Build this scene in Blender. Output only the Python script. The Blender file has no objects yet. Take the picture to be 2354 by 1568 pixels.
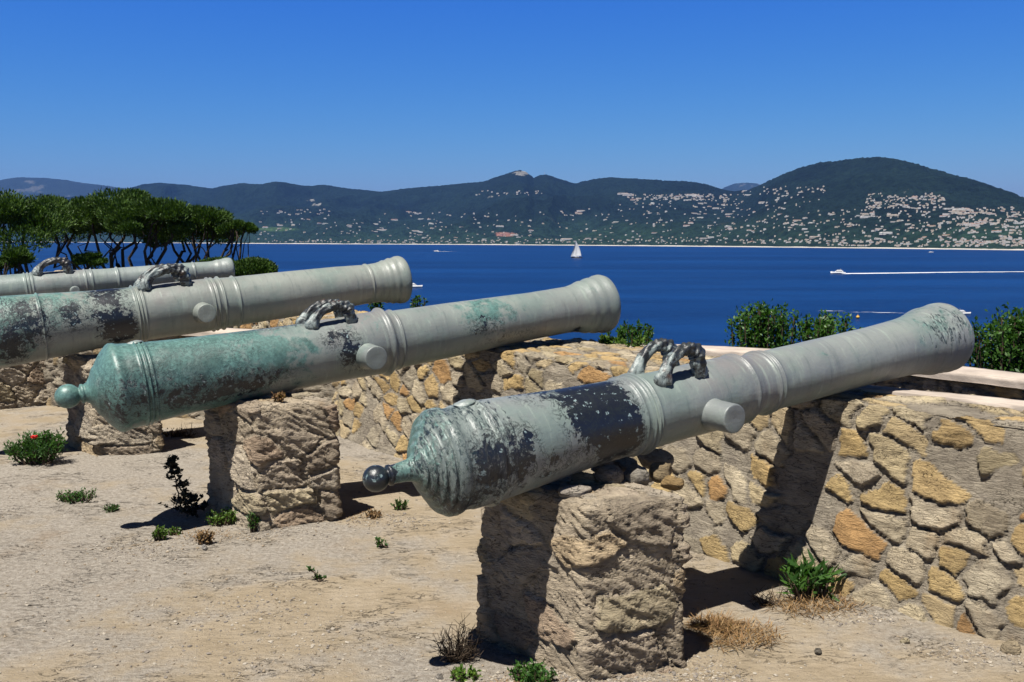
import bpy, math, random
import numpy as np
from mathutils import Vector, Matrix

random.seed(7)
scene = bpy.context.scene
COL = scene.collection

# ------------------------------------------------------------------ camera
F = 2188.0; CX = 1176.5; CY = 784.0; H = 1.6
PITCH = math.atan((CY - 549.0) / F)
cam_d = bpy.data.cameras.new('camera'); cam = bpy.data.objects.new('camera', cam_d)
COL.objects.link(cam); scene.camera = cam
cam.location = (0, 0, H); cam.rotation_euler = (math.pi/2 - PITCH, 0, 0)
cam_d.sensor_width = 36; cam_d.lens = F/2353*36; cam_d.clip_start = .05; cam_d.clip_end = 100000
scene.render.resolution_x = 1024; scene.render.resolution_y = 682

def ray(px, py):
    x = (px-CX)/F; z = -(py-CY)/F
    c, s = math.cos(PITCH), math.sin(PITCH)
    return np.array([x, c + z*s, -s + z*c])
def at_z(px, py, z=0.0):
    d = ray(px, py); t = (z-H)/d[2]; return np.array([0, 0, H]) + d*t
def at_y(px, py, Y):
    d = ray(px, py); return np.array([0, 0, H]) + d*(Y/d[1])
def proj(p):
    c, s = math.cos(PITCH), math.sin(PITCH)
    x, y, z = p[0], p[1], p[2]-H
    f = y*c - z*s; u = y*s + z*c
    return CX + F*x/f, CY - F*u/f

# ------------------------------------------------------------------ noise helpers
def _h(a, b, c, seed):
    with np.errstate(over='ignore'):
        n = (a.astype(np.int64)*374761393 + b.astype(np.int64)*668265263 + c.astype(np.int64)*2147483647 + int(seed)*974634777) & 0xffffffff
        n = ((n ^ (n >> 13))*1274126177) & 0xffffffff
        n = ((n ^ (n >> 16))*2246822519) & 0xffffffff
        n = n ^ (n >> 15)
    return (n & 0xffffff).astype(np.float64)/16777215.0
def vnoise(x, y, z=None, seed=0):
    x = np.asarray(x, float); y = np.asarray(y, float)
    z = np.zeros_like(x) if z is None else np.asarray(z, float)
    ix, iy, iz = np.floor(x), np.floor(y), np.floor(z)
    fx, fy, fz = x-ix, y-iy, z-iz
    fx = fx*fx*(3-2*fx); fy = fy*fy*(3-2*fy); fz = fz*fz*(3-2*fz)
    r = 0
    for dx in (0, 1):
        wx = fx if dx else 1-fx
        for dy in (0, 1):
            wy = fy if dy else 1-fy
            for dz in (0, 1):
                wz = fz if dz else 1-fz
                r = r + wx*wy*wz*_h(ix+dx, iy+dy, iz+dz, seed)
    return r*2-1
def fbm(x, y, z=None, seed=0, oct=4, gain=.5, lac=2.03):
    r = 0; a = 1; s = 0
    z = np.zeros_like(np.asarray(x, float)) if z is None else z
    for o in range(oct):
        r = r + a*vnoise(x, y, z, seed+o*17); s += a; a *= gain; x = x*lac+3.1; y = y*lac+1.7; z = z*lac+5.3
    return r/s
def sst(a, b, x):
    t = np.clip((x-a)/(b-a), 0, 1); return t*t*(3-2*t)
def voro(u, v, seed, jit=.85):
    iu, iv = np.floor(u), np.floor(v)
    F1 = np.full(u.shape, 9.0); F2 = np.full(u.shape, 9.0)
    idd = np.zeros(u.shape); cx = np.zeros(u.shape); cy = np.zeros(u.shape)
    z = np.zeros_like(u)
    for a in (-1, 0, 1):
        for b in (-1, 0, 1):
            gu, gv = iu+a, iv+b
            pu = gu+.5+jit*(_h(gu, gv, z, seed)-.5); pv = gv+.5+jit*(_h(gu, gv, z+1, seed)-.5)
            d = np.sqrt((pu-u)**2+(pv-v)**2)
            hid = _h(gu, gv, z+2, seed)
            m = d < F1
            F2 = np.where(m, F1, np.minimum(F2, d))
            idd = np.where(m, hid, idd); cx = np.where(m, u-pu, cx); cy = np.where(m, v-pv, cy)
            F1 = np.where(m, d, F1)
    return F1, F2, idd, cx, cy
def frac(x): return x-np.floor(x)

# ------------------------------------------------------------------ mesh helpers
def mesh_arrays(name, V, faces, mats, smooth=True, attrs=None, cols=None, matidx=None):
    """faces: list of ndarrays (n,3)/(n,4)"""
    me = bpy.data.meshes.new(name)
    V = np.asarray(V, dtype=np.float32).reshape(-1, 3)
    faces = [np.asarray(f, dtype=np.int32) for f in faces if len(f)]
    me.vertices.add(len(V)); me.vertices.foreach_set('co', V.ravel())
    nl = sum(f.size for f in faces); npo = sum(len(f) for f in faces)
    me.loops.add(nl); me.polygons.add(npo)
    me.loops.foreach_set('vertex_index', np.concatenate([f.ravel() for f in faces]))
    tot = np.concatenate([np.full(len(f), f.shape[1], np.int32) for f in faces])
    st = np.zeros(npo, np.int32); st[1:] = np.cumsum(tot)[:-1]
    me.polygons.foreach_set('loop_start', st); me.polygons.foreach_set('loop_total', tot)
    if matidx is not None: me.polygons.foreach_set('material_index', np.asarray(matidx, np.int32))
    me.update(calc_edges=True); me.validate()
    me.polygons.foreach_set('use_smooth', np.full(len(me.polygons), smooth, dtype=bool))
    for k, a in (attrs or {}).items():
        at = me.attributes.new(k, 'FLOAT', 'POINT'); at.data.foreach_set('value', np.asarray(a, np.float32).ravel())
    if cols is not None:
        at = me.attributes.new('Col', 'FLOAT_COLOR', 'POINT')
        c4 = np.ones((len(V), 4), np.float32); c4[:, :3] = np.asarray(cols).reshape(-1, 3)
        at.data.foreach_set('color', c4.ravel())
    for m in (mats if isinstance(mats, (list, tuple)) else [mats]): me.materials.append(m)
    return me
def grid_faces(n, m, wrap=False, off=0):
    """n rows, m cols; wrap in cols"""
    i = np.arange(n-1)[:, None]; j = np.arange(m if wrap else m-1)[None, :]
    j2 = (j+1) % m
    f = np.stack([i*m+j, i*m+j2, (i+1)*m+j2, (i+1)*m+j], -1).reshape(-1, 4)
    return f+off
def link(name, me, parent=None, loc=None):
    o = bpy.data.objects.new(name, me); COL.objects.link(o)
    if parent is not None: o.parent = parent
    if loc is not None: o.location = loc
    return o
def tag(o, label=None, cat=None, group=None, kind=None):
    if label: o['label'] = label
    if cat: o['category'] = cat
    if group: o['group'] = group
    if kind: o['kind'] = kind
    return o
def thing(name, label, cat, loc=(0, 0, 0), group=None):
    o = bpy.data.objects.new(name, None); COL.objects.link(o); o.location = loc
    o.empty_display_size = .1
    return tag(o, label, cat, group)

class MB:
    """collects pieces, builds one mesh"""
    def __init__(s): s.V = []; s.Q = []; s.T = []; s.QM = []; s.TM = []; s.n = 0
    def add(s, V, F, mi=0):
        V = np.asarray(V, float).reshape(-1, 3); F = np.asarray(F, int)
        if F.shape[1] == 4: s.Q.append(F+s.n); s.QM.append(np.full(len(F), mi))
        else: s.T.append(F+s.n); s.TM.append(np.full(len(F), mi))
        s.V.append(V); s.n += len(V)
    def tube(s, P, R, seg=6, mi=0, cap=True):
        P = np.asarray(P, float); n = len(P)
        R = np.full(n, R) if np.isscalar(R) else np.asarray(R, float)
        T = np.gradient(P, axis=0); T /= np.linalg.norm(T, axis=1)[:, None]+1e-9
        up = np.array([0, 0, 1.]) if abs(T[0][2]) < .9 else np.array([1., 0, 0])
        A = np.cross(T[0], up); A /= np.linalg.norm(A)
        rows = []
        for i in range(n):
            A = A-T[i]*np.dot(A, T[i]); A /= np.linalg.norm(A)+1e-9
            B = np.cross(T[i], A)
            th = np.arange(seg)/seg*2*math.pi
            rows.append(P[i]+R[i]*(np.cos(th)[:, None]*A+np.sin(th)[:, None]*B))
        V = np.concatenate(rows); s.add(V, grid_faces(n, seg, True), mi)
        if cap:
            for k, idx in ((0, 0), (n-1, (n-1)*seg)):
                c = np.vstack([P[k], V[idx:idx+seg]])
                f = [[0, 1+(i+1) % seg, 1+i] if k == 0 else [0, 1+i, 1+(i+1) % seg] for i in range(seg)]
                s.add(c, f, mi)
    def leaves(s, C, L, Wd, D, N, mi=0):
        """diamond leaves: centres/bases C, length L, width Wd, direction D, side vec N"""
        n = len(C); L = np.broadcast_to(L, n)[:, None]; Wd = np.broadcast_to(Wd, n)[:, None]
        S = np.cross(D, N); S /= np.linalg.norm(S, axis=1)[:, None]+1e-9
        V = np.stack([C, C+D*L*.5+S*Wd*.5, C+D*L, C+D*L*.5-S*Wd*.5], 1).reshape(-1, 3)
        s.add(V, np.arange(n*4).reshape(-1, 4), mi)
    def box(s, c, d, mi=0, rz=0):
        c = np.asarray(c, float); d = np.asarray(d, float)/2
        V = np.array([[x, y, z] for z in (-1, 1) for y in (-1, 1) for x in (-1, 1)], float)*d
        if rz:
            cr, sr = math.cos(rz), math.sin(rz); V = np.stack([V[:, 0]*cr-V[:, 1]*sr, V[:, 0]*sr+V[:, 1]*cr, V[:, 2]], 1)
        s.add(V+c, [[0, 2, 3, 1], [4, 5, 7, 6], [0, 1, 5, 4], [2, 6, 7, 3], [0, 4, 6, 2], [1, 3, 7, 5]], mi)
    def build(s, name, mats, parent=None, smooth=False, loc=None):
        me = s.mesh(name, mats, smooth); return link(name, me, parent, loc)
    def mesh(s, name, mats, smooth=False):
        V = np.concatenate(s.V); fs = []; mi = []
        if s.Q: fs.append(np.concatenate(s.Q)); mi.append(np.concatenate(s.QM))
        if s.T: fs.append(np.concatenate(s.T)); mi.append(np.concatenate(s.TM))
        return mesh_arrays(name, V, fs, mats, smooth, matidx=np.concatenate(mi))
def rvec(rng, n):
    v = rng.normal(size=(n, 3)); return v/np.linalg.norm(v, axis=1)[:, None]

# ------------------------------------------------------------------ materials
EXPO = 1.6      # film exposure; base colours are calibrated against it
class NT:
    def __init__(s, name, world=None):
        if world: s.t = world.node_tree
        else:
            s.m = bpy.data.materials.new(name); s.m.use_nodes = True; s.t = s.m.node_tree
        s.t.nodes.clear(); s.L = s.t.links
    def n(s, typ, **k):
        x = s.t.nodes.new(typ)
        for a, b in k.items():
            setattr(x, a, b)
        return x
    def set(s, node, **k):
        for a, b in k.items():
            a2 = a.replace('_', ' ')
            inp = node.inputs[a2] if a2 in node.inputs else node.inputs[a]
            s.i(inp, b)
        return node
    def i(s, inp, v):
        if isinstance(v, bpy.types.NodeSocket): s.L.new(v, inp)
        elif isinstance(v, bpy.types.Node): s.L.new(v.outputs[0], inp)
        else:
            if inp.type == 'RGBA' and len(v) == 3: v = (*v, 1)
            inp.default_value = v
    def coord(s, which='Object', scale=(1, 1, 1), rot=(0, 0, 0)):
        tc = s.n('ShaderNodeTexCoord'); mp = s.n('ShaderNodeMapping')
        s.L.new(tc.outputs[which], mp.inputs[0]); mp.inputs['Scale'].default_value = scale; mp.inputs['Rotation'].default_value = rot
        return mp.outputs[0]
    def pos(s, scale=(1, 1, 1), rot=(0, 0, 0)):
        g = s.n('ShaderNodeNewGeometry'); mp = s.n('ShaderNodeMapping')
        s.L.new(g.outputs['Position'], mp.inputs[0]); mp.inputs['Scale'].default_value = scale; mp.inputs['Rotation'].default_value = rot
        return mp.outputs[0]
    def noise(s, vec, scale, detail=4, rough=.55, dist=0.0, out=0):
        x = s.n('ShaderNodeTexNoise'); s.L.new(vec, x.inputs['Vector'])
        x.inputs['Scale'].default_value = scale; x.inputs['Detail'].default_value = detail
        x.inputs['Roughness'].default_value = rough; x.inputs['Distortion'].default_value = dist
        return x.outputs[out]
    def voro(s, vec, scale, feature='F1', out='Distance', rand=1.0):
        x = s.n('ShaderNodeTexVoronoi', feature=feature); s.L.new(vec, x.inputs['Vector'])
        x.inputs['Scale'].default_value = scale; x.inputs['Randomness'].default_value = rand
        return x.outputs[out]
    def math(s, op, a, b=0.0, c=0.0, clamp=False):
        x = s.n('ShaderNodeMath', operation=op, use_clamp=clamp)
        s.i(x.inputs[0], a); s.i(x.inputs[1], b)
        if op in ('MULTIPLY_ADD', 'SMOOTH_MIN'): s.i(x.inputs[2], c)
        return x.outputs[0]
    def map(s, v, a, b, c=0.0, d=1.0, smooth=True):
        x = s.n('ShaderNodeMapRange', interpolation_type='SMOOTHSTEP' if smooth else 'LINEAR')
        s.i(x.inputs['Value'], v); x.inputs['From Min'].default_value = a; x.inputs['From Max'].default_value = b
        x.inputs['To Min'].default_value = c; x.inputs['To Max'].default_value = d
        return x.outputs[0]
    def mix(s, f, a, b, mode='MIX'):
        x = s.n('ShaderNodeMix', data_type='RGBA', blend_type=mode)
        s.i(x.inputs[0], f); s.i(x.inputs[6], a); s.i(x.inputs[7], b)
        return x.outputs[2]
    def attr(s, name, out='Fac'):
        x = s.n('ShaderNodeAttribute'); x.attribute_name = name
        return x.outputs[out]
    def bump(s, h, strength=.5, dist=.01, normal=None):
        x = s.n('ShaderNodeBump'); x.inputs['Strength'].default_value = strength; x.inputs['Distance'].default_value = dist
        s.i(x.inputs['Height'], h)
        if normal is not None: s.i(x.inputs['Normal'], normal)
        return x.outputs[0]
    def out(s, col, rough=.8, spec=.3, bump=None, metal=0.0, **k):
        p = s.n('ShaderNodeBsdfPrincipled')
        if not isinstance(col, (bpy.types.NodeSocket, bpy.types.Node)): col = tuple(col)[:3]
        col = s.mix(1.0, col, (1/EXPO,)*3, 'MULTIPLY')
        s.i(p.inputs['Base Color'], col); s.i(p.inputs['Roughness'], rough); s.i(p.inputs['Specular IOR Level'], spec)
        s.i(p.inputs['Metallic'], metal)
        if bump is not None: s.i(p.inputs['Normal'], bump)
        for a, b in k.items(): s.i(p.inputs[a.replace('_', ' ')], b)
        o = s.n('ShaderNodeOutputMaterial'); s.L.new(p.outputs[0], o.inputs[0])
        s.p = p
        return s.m

def simple(name, col, rough=.7, spec=.3, var=.15, scale=8, bump=0.0, bd=.01):
    t = NT(name); v = t.coord()
    n = t.noise(v, scale, 5)
    c = t.mix(t.map(n, .3, .7), tuple(x*(1-var) for x in col), tuple(min(1, x*(1+var)) for x in col))
    b = t.bump(t.noise(v, scale*4, 6, .65), bump, bd) if bump else None
    return t.out(c, rough, spec, b)

def mat_stone(name, tone=(1, 1, 1), scale=1.0, rot=(0.5, .3, .6), relief=.030):
    t = NT(name); v = t.coord(); vs = t.coord(scale=(1, 1, 3.2), rot=rot)
    base = t.attr('Col', 'Color')
    n1 = t.noise(v, 9, 6, .6); n2 = t.noise(vs, 26, 7, .7, .6); n3 = t.noise(v, 160, 4, .7)
    c = t.mix(t.map(n1, .3, .7), t.mix(1.0, base, (.78, .76, .74), 'MULTIPLY'), t.mix(1.0, base, (1.18, 1.16, 1.1), 'MULTIPLY'))
    c = t.mix(t.map(n2, .52, .75, 0, .38), c, (.13, .09, .055))
    c = t.mix(t.map(n3, .55, .75, 0, .4), c, (.10, .085, .065))
    st = t.noise(t.coord(scale=(1, 1, .5)), 3.5, 5, .6)
    c = t.mix(t.map(st, .62, .76, 0, .35), c, (.42, .25, .10))
    c = t.mix(1.0, c, tone, 'MULTIPLY')
    cn = t.noise(t.coord(scale=(1, 1, 3.0), rot=rot), 8.5, 7, .62, .5)
    ck = t.map(t.math('ABSOLUTE', t.math('SUBTRACT', cn, .5)), 0, .011, 0, 1)
    ckm = t.map(t.noise(v, 6, 3), .36, .52)
    ck = t.math('SUBTRACT', 1.0, t.math('MULTIPLY', t.math('SUBTRACT', 1.0, ck), ckm))
    c = t.mix(t.math('SUBTRACT', 1.0, ck), c, (.05, .038, .028))
    n5 = t.noise(t.coord(scale=(1, 1, 3.6), rot=rot), 11, 8, .72, .8)
    c = t.mix(t.map(n5, .46, .36, 0, .32), c, (.12, .095, .07))
    h = t.math('ADD', t.math('MULTIPLY', n2, 1.0), t.math('ADD', t.math('MULTIPLY', n3, .3), t.math('ADD', t.math('MULTIPLY', ck, .35), t.math('MULTIPLY', n5, 1.6))))
    b = t.bump(h, 1.0, relief)
    return t.out(c, .92, .15, b)

def mat_bronze(name, grey=(.26, .285, .275), grey2=(.195, .215, .22), teal=(.13, .235, .21), dark=(.012, .016, .026)):
    t = NT(name); v = t.coord(); vstr = t.coord(scale=(3.2, 1, 1))
    nl = t.noise(v, 2.2, 3, .5); nm = t.noise(v, 13, 8, .68, .35); nh = t.noise(v, 55, 6, .7); nf = t.noise(v, 260, 3, .6)
    str_ = t.noise(vstr, 20, 7, .7, .9)
    c = t.mix(t.map(nl, .38, .62), grey, grey2)
    c = t.mix(t.map(t.noise(v, 5, 6, .6), .5, .68, 0, .5), c, (.27, .32, .28))
    c = t.mix(t.map(nf, .35, .75, 0, .28), c, (.32, .34, .31))
    c = t.mix(t.map(t.noise(v, 3.3, 6, .62), .46, .66, 0, .55), c, (.19, .27, .24))
    c = t.mix(t.map(t.noise(t.coord(scale=(1, 1, 1), rot=(1, 2, 0)), 2.7, 5, .6), .52, .68, 0, .5), c, (.245, .22, .215))
    run = t.noise(t.coord(scale=(7, 1, 1)), 5, 7, .66, .3)
    c = t.mix(t.map(run, .54, .72, 0, .6), c, (.36, .43, .37))
    c = t.mix(t.map(run, .46, .30, 0, .5), c, (.115, .15, .145))
    sc_ = t.map(t.math('ABSOLUTE', t.math('SUBTRACT', t.noise(t.coord(scale=(.6, 2.2, 2.2)), 9, 6, .7, 1.2), .5)), 0, .004, .6, 0)
    c = t.mix(t.math('MULTIPLY', sc_, t.map(nm, .5, .6)), c, (.07, .08, .085))
    te = t.attr('teal'); dk = t.attr('dark'); cr = t.attr('crust')
    tm = t.map(t.math('ADD', te, t.math('MULTIPLY', t.math('SUBTRACT', nm, .5), 1.3)), .40, .62)
    tealc = t.mix(t.map(nh, .35, .7), tuple(x*.72 for x in teal), tuple(x*1.25 for x in teal))
    tealc = t.mix(t.map(t.noise(v, 90, 5, .7), .60, .68, 0, .85), tealc, (.05, .09, .09))
    tealc = t.mix(t.map(t.noise(v, 7, 6, .65), .50, .62, 0, .8), tealc, t.mix(.5, tealc, grey))
    tealc = t.mix(t.map(t.noise(v, 3.1, 5, .6), .52, .66, 0, .6), tealc, tuple(x*.45 for x in teal))
    c = t.mix(tm, c, tealc)
    # crust: streaky pale over dark
    cm = t.map(t.math('ADD', cr, t.math('MULTIPLY', t.math('SUBTRACT', str_, .5), 2.0)), .60, .74)
    c = t.mix(cm, c, (.020, .034, .042))
    cm2 = t.map(t.math('ADD', cr, t.math('MULTIPLY', t.math('SUBTRACT', t.noise(vstr, 42, 6, .7, .5), .5), 2.0)), .60, .75, 0, .42)
    c = t.mix(cm2, c, (.44, .52, .48))
    dm = t.map(t.math('ADD', dk, t.math('MULTIPLY', t.math('SUBTRACT', t.math('ADD', t.math('MULTIPLY', nm, .75), t.math('MULTIPLY', nh, .35)), .55), 2.1)), .50, .56)
    spk = t.map(t.math('SUBTRACT', t.noise(v, 38, 5, .6), t.math('MULTIPLY', dk, .06)), .56, .60, 0, 1)
    darkc = t.mix(spk, dark, (.27, .36, .37))
    c = t.mix(dm, c, darkc)
    net = t.noise(v, 24, 8, .66, .9); ln_ = t.map(t.math('ABSOLUTE', t.math('SUBTRACT', net, .5)), .008, .035, 1, 0)
    ln_ = t.math('MULTIPLY', ln_, t.map(t.math('ADD', dk, t.math('MULTIPLY', nl, .3)), .30, .60))
    c = t.mix(t.math('MULTIPLY', ln_, .9), c, (.02, .027, .03))
    ln2 = t.map(t.math('ABSOLUTE', t.math('SUBTRACT', t.noise(v, 34, 8, .7, .6), .47)), .005, .03, 1, 0)
    c = t.mix(t.math('MULTIPLY', t.math('MULTIPLY', ln2, tm), t.map(t.noise(v, 4.5, 4), .36, .56, 0, .95)), c, (.03, .06, .06))
    pit = t.map(t.voro(v, 34, 'F1'), .02, .09, 0, 1)
    c = t.mix(t.math('MULTIPLY', t.math('SUBTRACT', 1.0, pit), t.map(nm, .55, .65)), c, (.07, .08, .08))
    h = t.math('ADD', t.math('MULTIPLY', nh, .5), t.math('ADD', t.math('MULTIPLY', dm, -.35), t.math('MULTIPLY', nf, .12)))
    h = t.math('ADD', h, t.math('MULTIPLY', cm, -.6))
    h = t.math('ADD', h, t.math('MULTIPLY', pit, .2)); h = t.math('ADD', h, t.math('MULTIPLY', t.noise(v, 7, 6, .6), 1.5))
    b = t.bump(h, .75, .004)
    r = t.mix(dm, (.43,)*3, (.36,)*3)
    return t.out(c, r, .5, b)

def mat_leaf(name, a, b, rough=.6, trans=.25):
    t = NT(name)
    g = t.n('ShaderNodeNewGeometry')
    n = t.noise(t.pos(), 1.3, 3)
    c = t.mix(t.map(g.outputs['Random Per Island'], 0, 1), a, b)
    c = t.mix(t.map(n, .35, .7, 0, .5), c, tuple(x*.55 for x in a))
    c = t.mix(1.0, c, (1/EXPO*1.1,)*3, 'MULTIPLY')
    p = t.n('ShaderNodeBsdfPrincipled'); t.i(p.inputs['Base Color'], c); p.inputs['Roughness'].default_value = rough
    p.inputs['Specular IOR Level'].default_value = .25
    tr = t.n('ShaderNodeBsdfTranslucent'); t.i(tr.inputs[0], t.mix(1.0, c, (1.3, 1.5, .5), 'MULTIPLY'))
    mx = t.n('ShaderNodeMixShader'); mx.inputs[0].default_value = trans
    t.L.new(p.outputs[0], mx.inputs[1]); t.L.new(tr.outputs[0], mx.inputs[2])
    o = t.n('ShaderNodeOutputMaterial'); t.L.new(mx.outputs[0], o.inputs[0])
    return t.m

M = {}
M['bark'] = simple('bark', (.07, .055, .045), .9, .1, .5, 6, .8, .03)
M['pine'] = mat_leaf('pine_needles', (.028, .07, .008), (.09, .165, .02), .6, .15)
M['shrub'] = mat_leaf('shrub_leaf', (.028, .085, .014), (.085, .19, .03), .45, .3)
M['weed'] = mat_leaf('weed_leaf', (.035, .10, .02), (.10, .22, .04), .5, .3)
M['lime'] = mat_leaf('lime_leaf', (.07, .15, .02), (.17, .28, .04), .5, .3)
M['darkweed'] = mat_leaf('dark_leaf', (.012, .016, .012), (.03, .04, .025), .6, .1)
M['straw'] = mat_leaf('straw', (.24, .13, .055), (.44, .29, .14), .8, .2)
M['twig'] = simple('twig', (.09, .065, .045), .9, .1, .4, 30)
M['poppy'] = simple('poppy_petal', (.75, .02, .02), .6, .2, .1, 20)
M['flower'] = simple('mauve_petal', (.35, .27, .42), .7, .2, .2, 20)
M['white'] = simple('white_paint', (.82, .82, .82), .4, .5, .03, 3)
M['sail'] = simple('sailcloth', (.85, .86, .85), .7, .2, .04, .5)
M['navy'] = simple('navy_hull', (.012, .014, .03), .3, .5, .1, 1)
M['glass'] = simple('tinted_glass', (.03, .04, .06), .1, .6, .1, 1)
M['yellow'] = simple('buoy_paint', (.8, .45, .05), .4, .5, .05, 1)
M['metal'] = simple('mast_metal', (.4, .4, .42), .4, .5, .05, 1)
M['rubble'] = mat_stone('rubble_stone', (1.13, 1.12, 1.10), relief=.026)
M['pierstone'] = mat_stone('pier_stone', (1.30, 1.25, 1.18), rot=(.7, -.6, .3), relief=.036)
M['coping'] = simple('coping_stone', (.54, .46, .39), .85, .2, .18, 5, .5, .01)
M['bronze_a'] = mat_bronze('bronze_grey')
M['bronze_b'] = mat_bronze('bronze_green', (.255, .29, .27), (.20, .225, .22), (.125, .25, .225))
M['bronze_c'] = mat_bronze('bronze_pale', (.30, .325, .29), (.245, .27, .245), (.17, .31, .27))
M['bronze_d'] = mat_bronze('bronze_light', (.30, .345, .33), (.245, .285, .275), (.26, .40, .37))

def mat_handle():
    t = NT('carved_bronze'); v = t.coord()
    n = t.noise(v, 16, 6, .65, .8); n2 = t.noise(v, 60, 5, .7)
    hd = t.attr('dark')
    c = t.mix(t.map(t.math('SUBTRACT', n, t.math('MULTIPLY', hd, .14)), .38, .50), (.035, .04, .043), (.26, .31, .30))
    c = t.mix(t.map(t.noise(v, 11, 4), .56, .68, 0, .8), c, (.13, .07, .045))
    c = t.mix(t.map(t.math('ABSOLUTE', t.math('SUBTRACT', t.noise(v, 22, 5, .6, 1.0), .5)), 0, .02, .85, 0), c, (.015, .015, .018))
    return t.out(c, .42, .5, t.bump(t.math('ADD', n2, t.math('MULTIPLY', n, 2.0)), .5, .005))
M['carved'] = mat_handle()

# ------------------------------------------------------------------ ground: terrace
OUT_PX = [(700, 768), (1000, 781), (1180, 789), (1450, 796), (1740, 803), (1950, 822), (2120, 845), (2353, 868), (2700, 910), (3200, 985)]
outer = np.array([at_z(x, y, .80)[:2] for x, y in OUT_PX])
far = outer[0]+(outer[0]-outer[1])/np.linalg.norm(outer[0]-outer[1])*np.array([1, 1])*30
outer = np.vstack([far, outer, outer[-1]+(outer[-1]-outer[-2])/np.linalg.norm(outer[-1]-outer[-2])*9])
IN_PX = [(560, 908), (780, 1003), (930, 1068), (1250, 1165), (1565, 1262), (1720, 1325), (1860, 1368), (2080, 1418), (2353, 1492), (2750, 1610)]
inner = np.array([at_z(x, y, 0)[:2] for x, y in IN_PX])
inner = np.vstack([inner[0]+(inner[0]-inner[1])/np.linalg.norm(inner[0]-inner[1])*14, inner, inner[-1]+(inner[-1]-inner[-2])/np.linalg.norm(inner[-1]-inner[-2])*7])

def resample(P, step_fn, smooth_it=6):
    P = np.asarray(P, float)
    seg = np.linalg.norm(np.diff(P, axis=0), axis=1); s = np.concatenate([[0], np.cumsum(seg)])
    fine = np.linspace(0, s[-1], 600); Q = np.stack([np.interp(fine, s, P[:, k]) for k in range(2)], 1)
    for _ in range(smooth_it*20):
        Q[1:-1] = (Q[:-2]+2*Q[1:-1]+Q[2:])/4
    seg = np.linalg.norm(np.diff(Q, axis=0), axis=1); s = np.concatenate([[0], np.cumsum(seg)])
    u = [0.0]
    while u[-1] < s[-1]:
        p = np.array([np.interp(u[-1], s, Q[:, 0]), np.interp(u[-1], s, Q[:, 1])])
        u.append(u[-1]+step_fn(np.linalg.norm(p)))
    u = np.array(u[:-1])
    R = np.stack([np.interp(u, s, Q[:, k]) for k in range(2)], 1)
    T = np.gradient(R, axis=0); T /= np.linalg.norm(T, axis=1)[:, None]
    return R, T, u

def curve_dist(x, y, C):
    """signed distance beyond the polyline C (positive = far side)"""
    best = np.full(x.shape, 1e9); sg = np.zeros(x.shape)
    for a, b in zip(C[:-1], C[1:]):
        d = b-a; L2 = d@d
        t = np.clip(((x-a[0])*d[0]+(y-a[1])*d[1])/L2, 0, 1)
        dx = x-(a[0]+t*d[0]); dy = y-(a[1]+t*d[1]); dd = np.hypot(dx, dy)
        m = dd < best; best = np.where(m, dd, best); sg = np.where(m, -(dx*d[1]-dy*d[0]), sg)
    return best*np.sign(sg)

def ground_z(x, y):
    z = .022*fbm(x*.9, y*.9, seed=3, oct=3)+.006*fbm(x*6, y*6, seed=9, oct=3)
    return z
t = NT('sand'); v = t.pos()
nl = t.noise(v, .55, 4, .55); n2 = t.noise(v, 4, 6, .65); n3 = t.noise(v, 42, 6, .75); n4 = t.noise(v, 170, 4, .7)
grit = t.map(t.math('ADD', nl, t.math('MULTIPLY', n2, .35)), .60, .74)
c = t.mix(t.map(n2, .3, .7), (.39, .315, .215), (.465, .385, .28))
c = t.mix(grit, c, t.mix(t.map(n3, .35, .65), (.345, .30, .245), (.52, .47, .40)))
c = t.mix(t.map(t.noise(v, 1.7, 5, .6), .58, .74, 0, .35), c, (.30, .20, .11))
c = t.mix(t.map(n4, .56, .68, 0, .35), c, (.15, .12, .09))
c = t.mix(t.map(n4, .28, .40, .30, 0), c, (.46, .40, .33))
vs = t.pos(scale=(1, 2.2, 1), rot=(0, 0, -.35))
lump = t.noise(vs, 14, 6, .7, .4); c = t.mix(t.map(lump, .60, .72, 0, .3), c, (.22, .175, .13))
cr_ = t.noise(t.pos(scale=(1, 2.4, 1), rot=(0, 0, -.5)), 5.5, 7, .66, .7)
crk = t.map(t.math('ABSOLUTE', t.math('SUBTRACT', cr_, .5)), 0, .010, 1, 0)
crk = t.math('MULTIPLY', crk, t.map(t.noise(v, 2.6, 4), .50, .62))
c = t.mix(t.math('MULTIPLY', crk, .7), c, (.12, .09, .06))
hh = t.math('ADD', t.math('SUBTRACT', t.math('MULTIPLY', lump, .8), t.math('MULTIPLY', crk, .5)), t.math('ADD', t.math('MULTIPLY', n3, t.map(grit, 0, 1, .25, .6)), t.math('MULTIPLY', n4, .15)))
M['sand'] = t.out(c, .95, .1, t.bump(hh, 1.0, .028))

xs = np.concatenate([np.linspace(-30, -7, 60)[:-1], np.linspace(-7, 4.5, 520)[:-1], np.linspace(4.5, 14, 40)])
ys = np.concatenate([np.linspace(-12, 2.2, 30)[:-1], np.linspace(2.2, 9, 380)[:-1], np.linspace(9, 30, 130)])
X, Y = np.meshgrid(xs, ys); D = curve_dist(X, Y, outer)
Z = ground_z(X, Y)
inside = D < .12
keep = (inside[:-1, :-1] & inside[1:, :-1] & inside[:-1, 1:] & inside[1:, 1:]).ravel()
fc = grid_faces(len(ys), len(xs))[keep]
me = mesh_arrays('ground', np.stack([X, Y, Z], -1), [fc], M['sand'])
tag(link('ground', me), 'sandy beige terrace floor with grit and small stones', 'ground', kind='structure')

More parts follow.
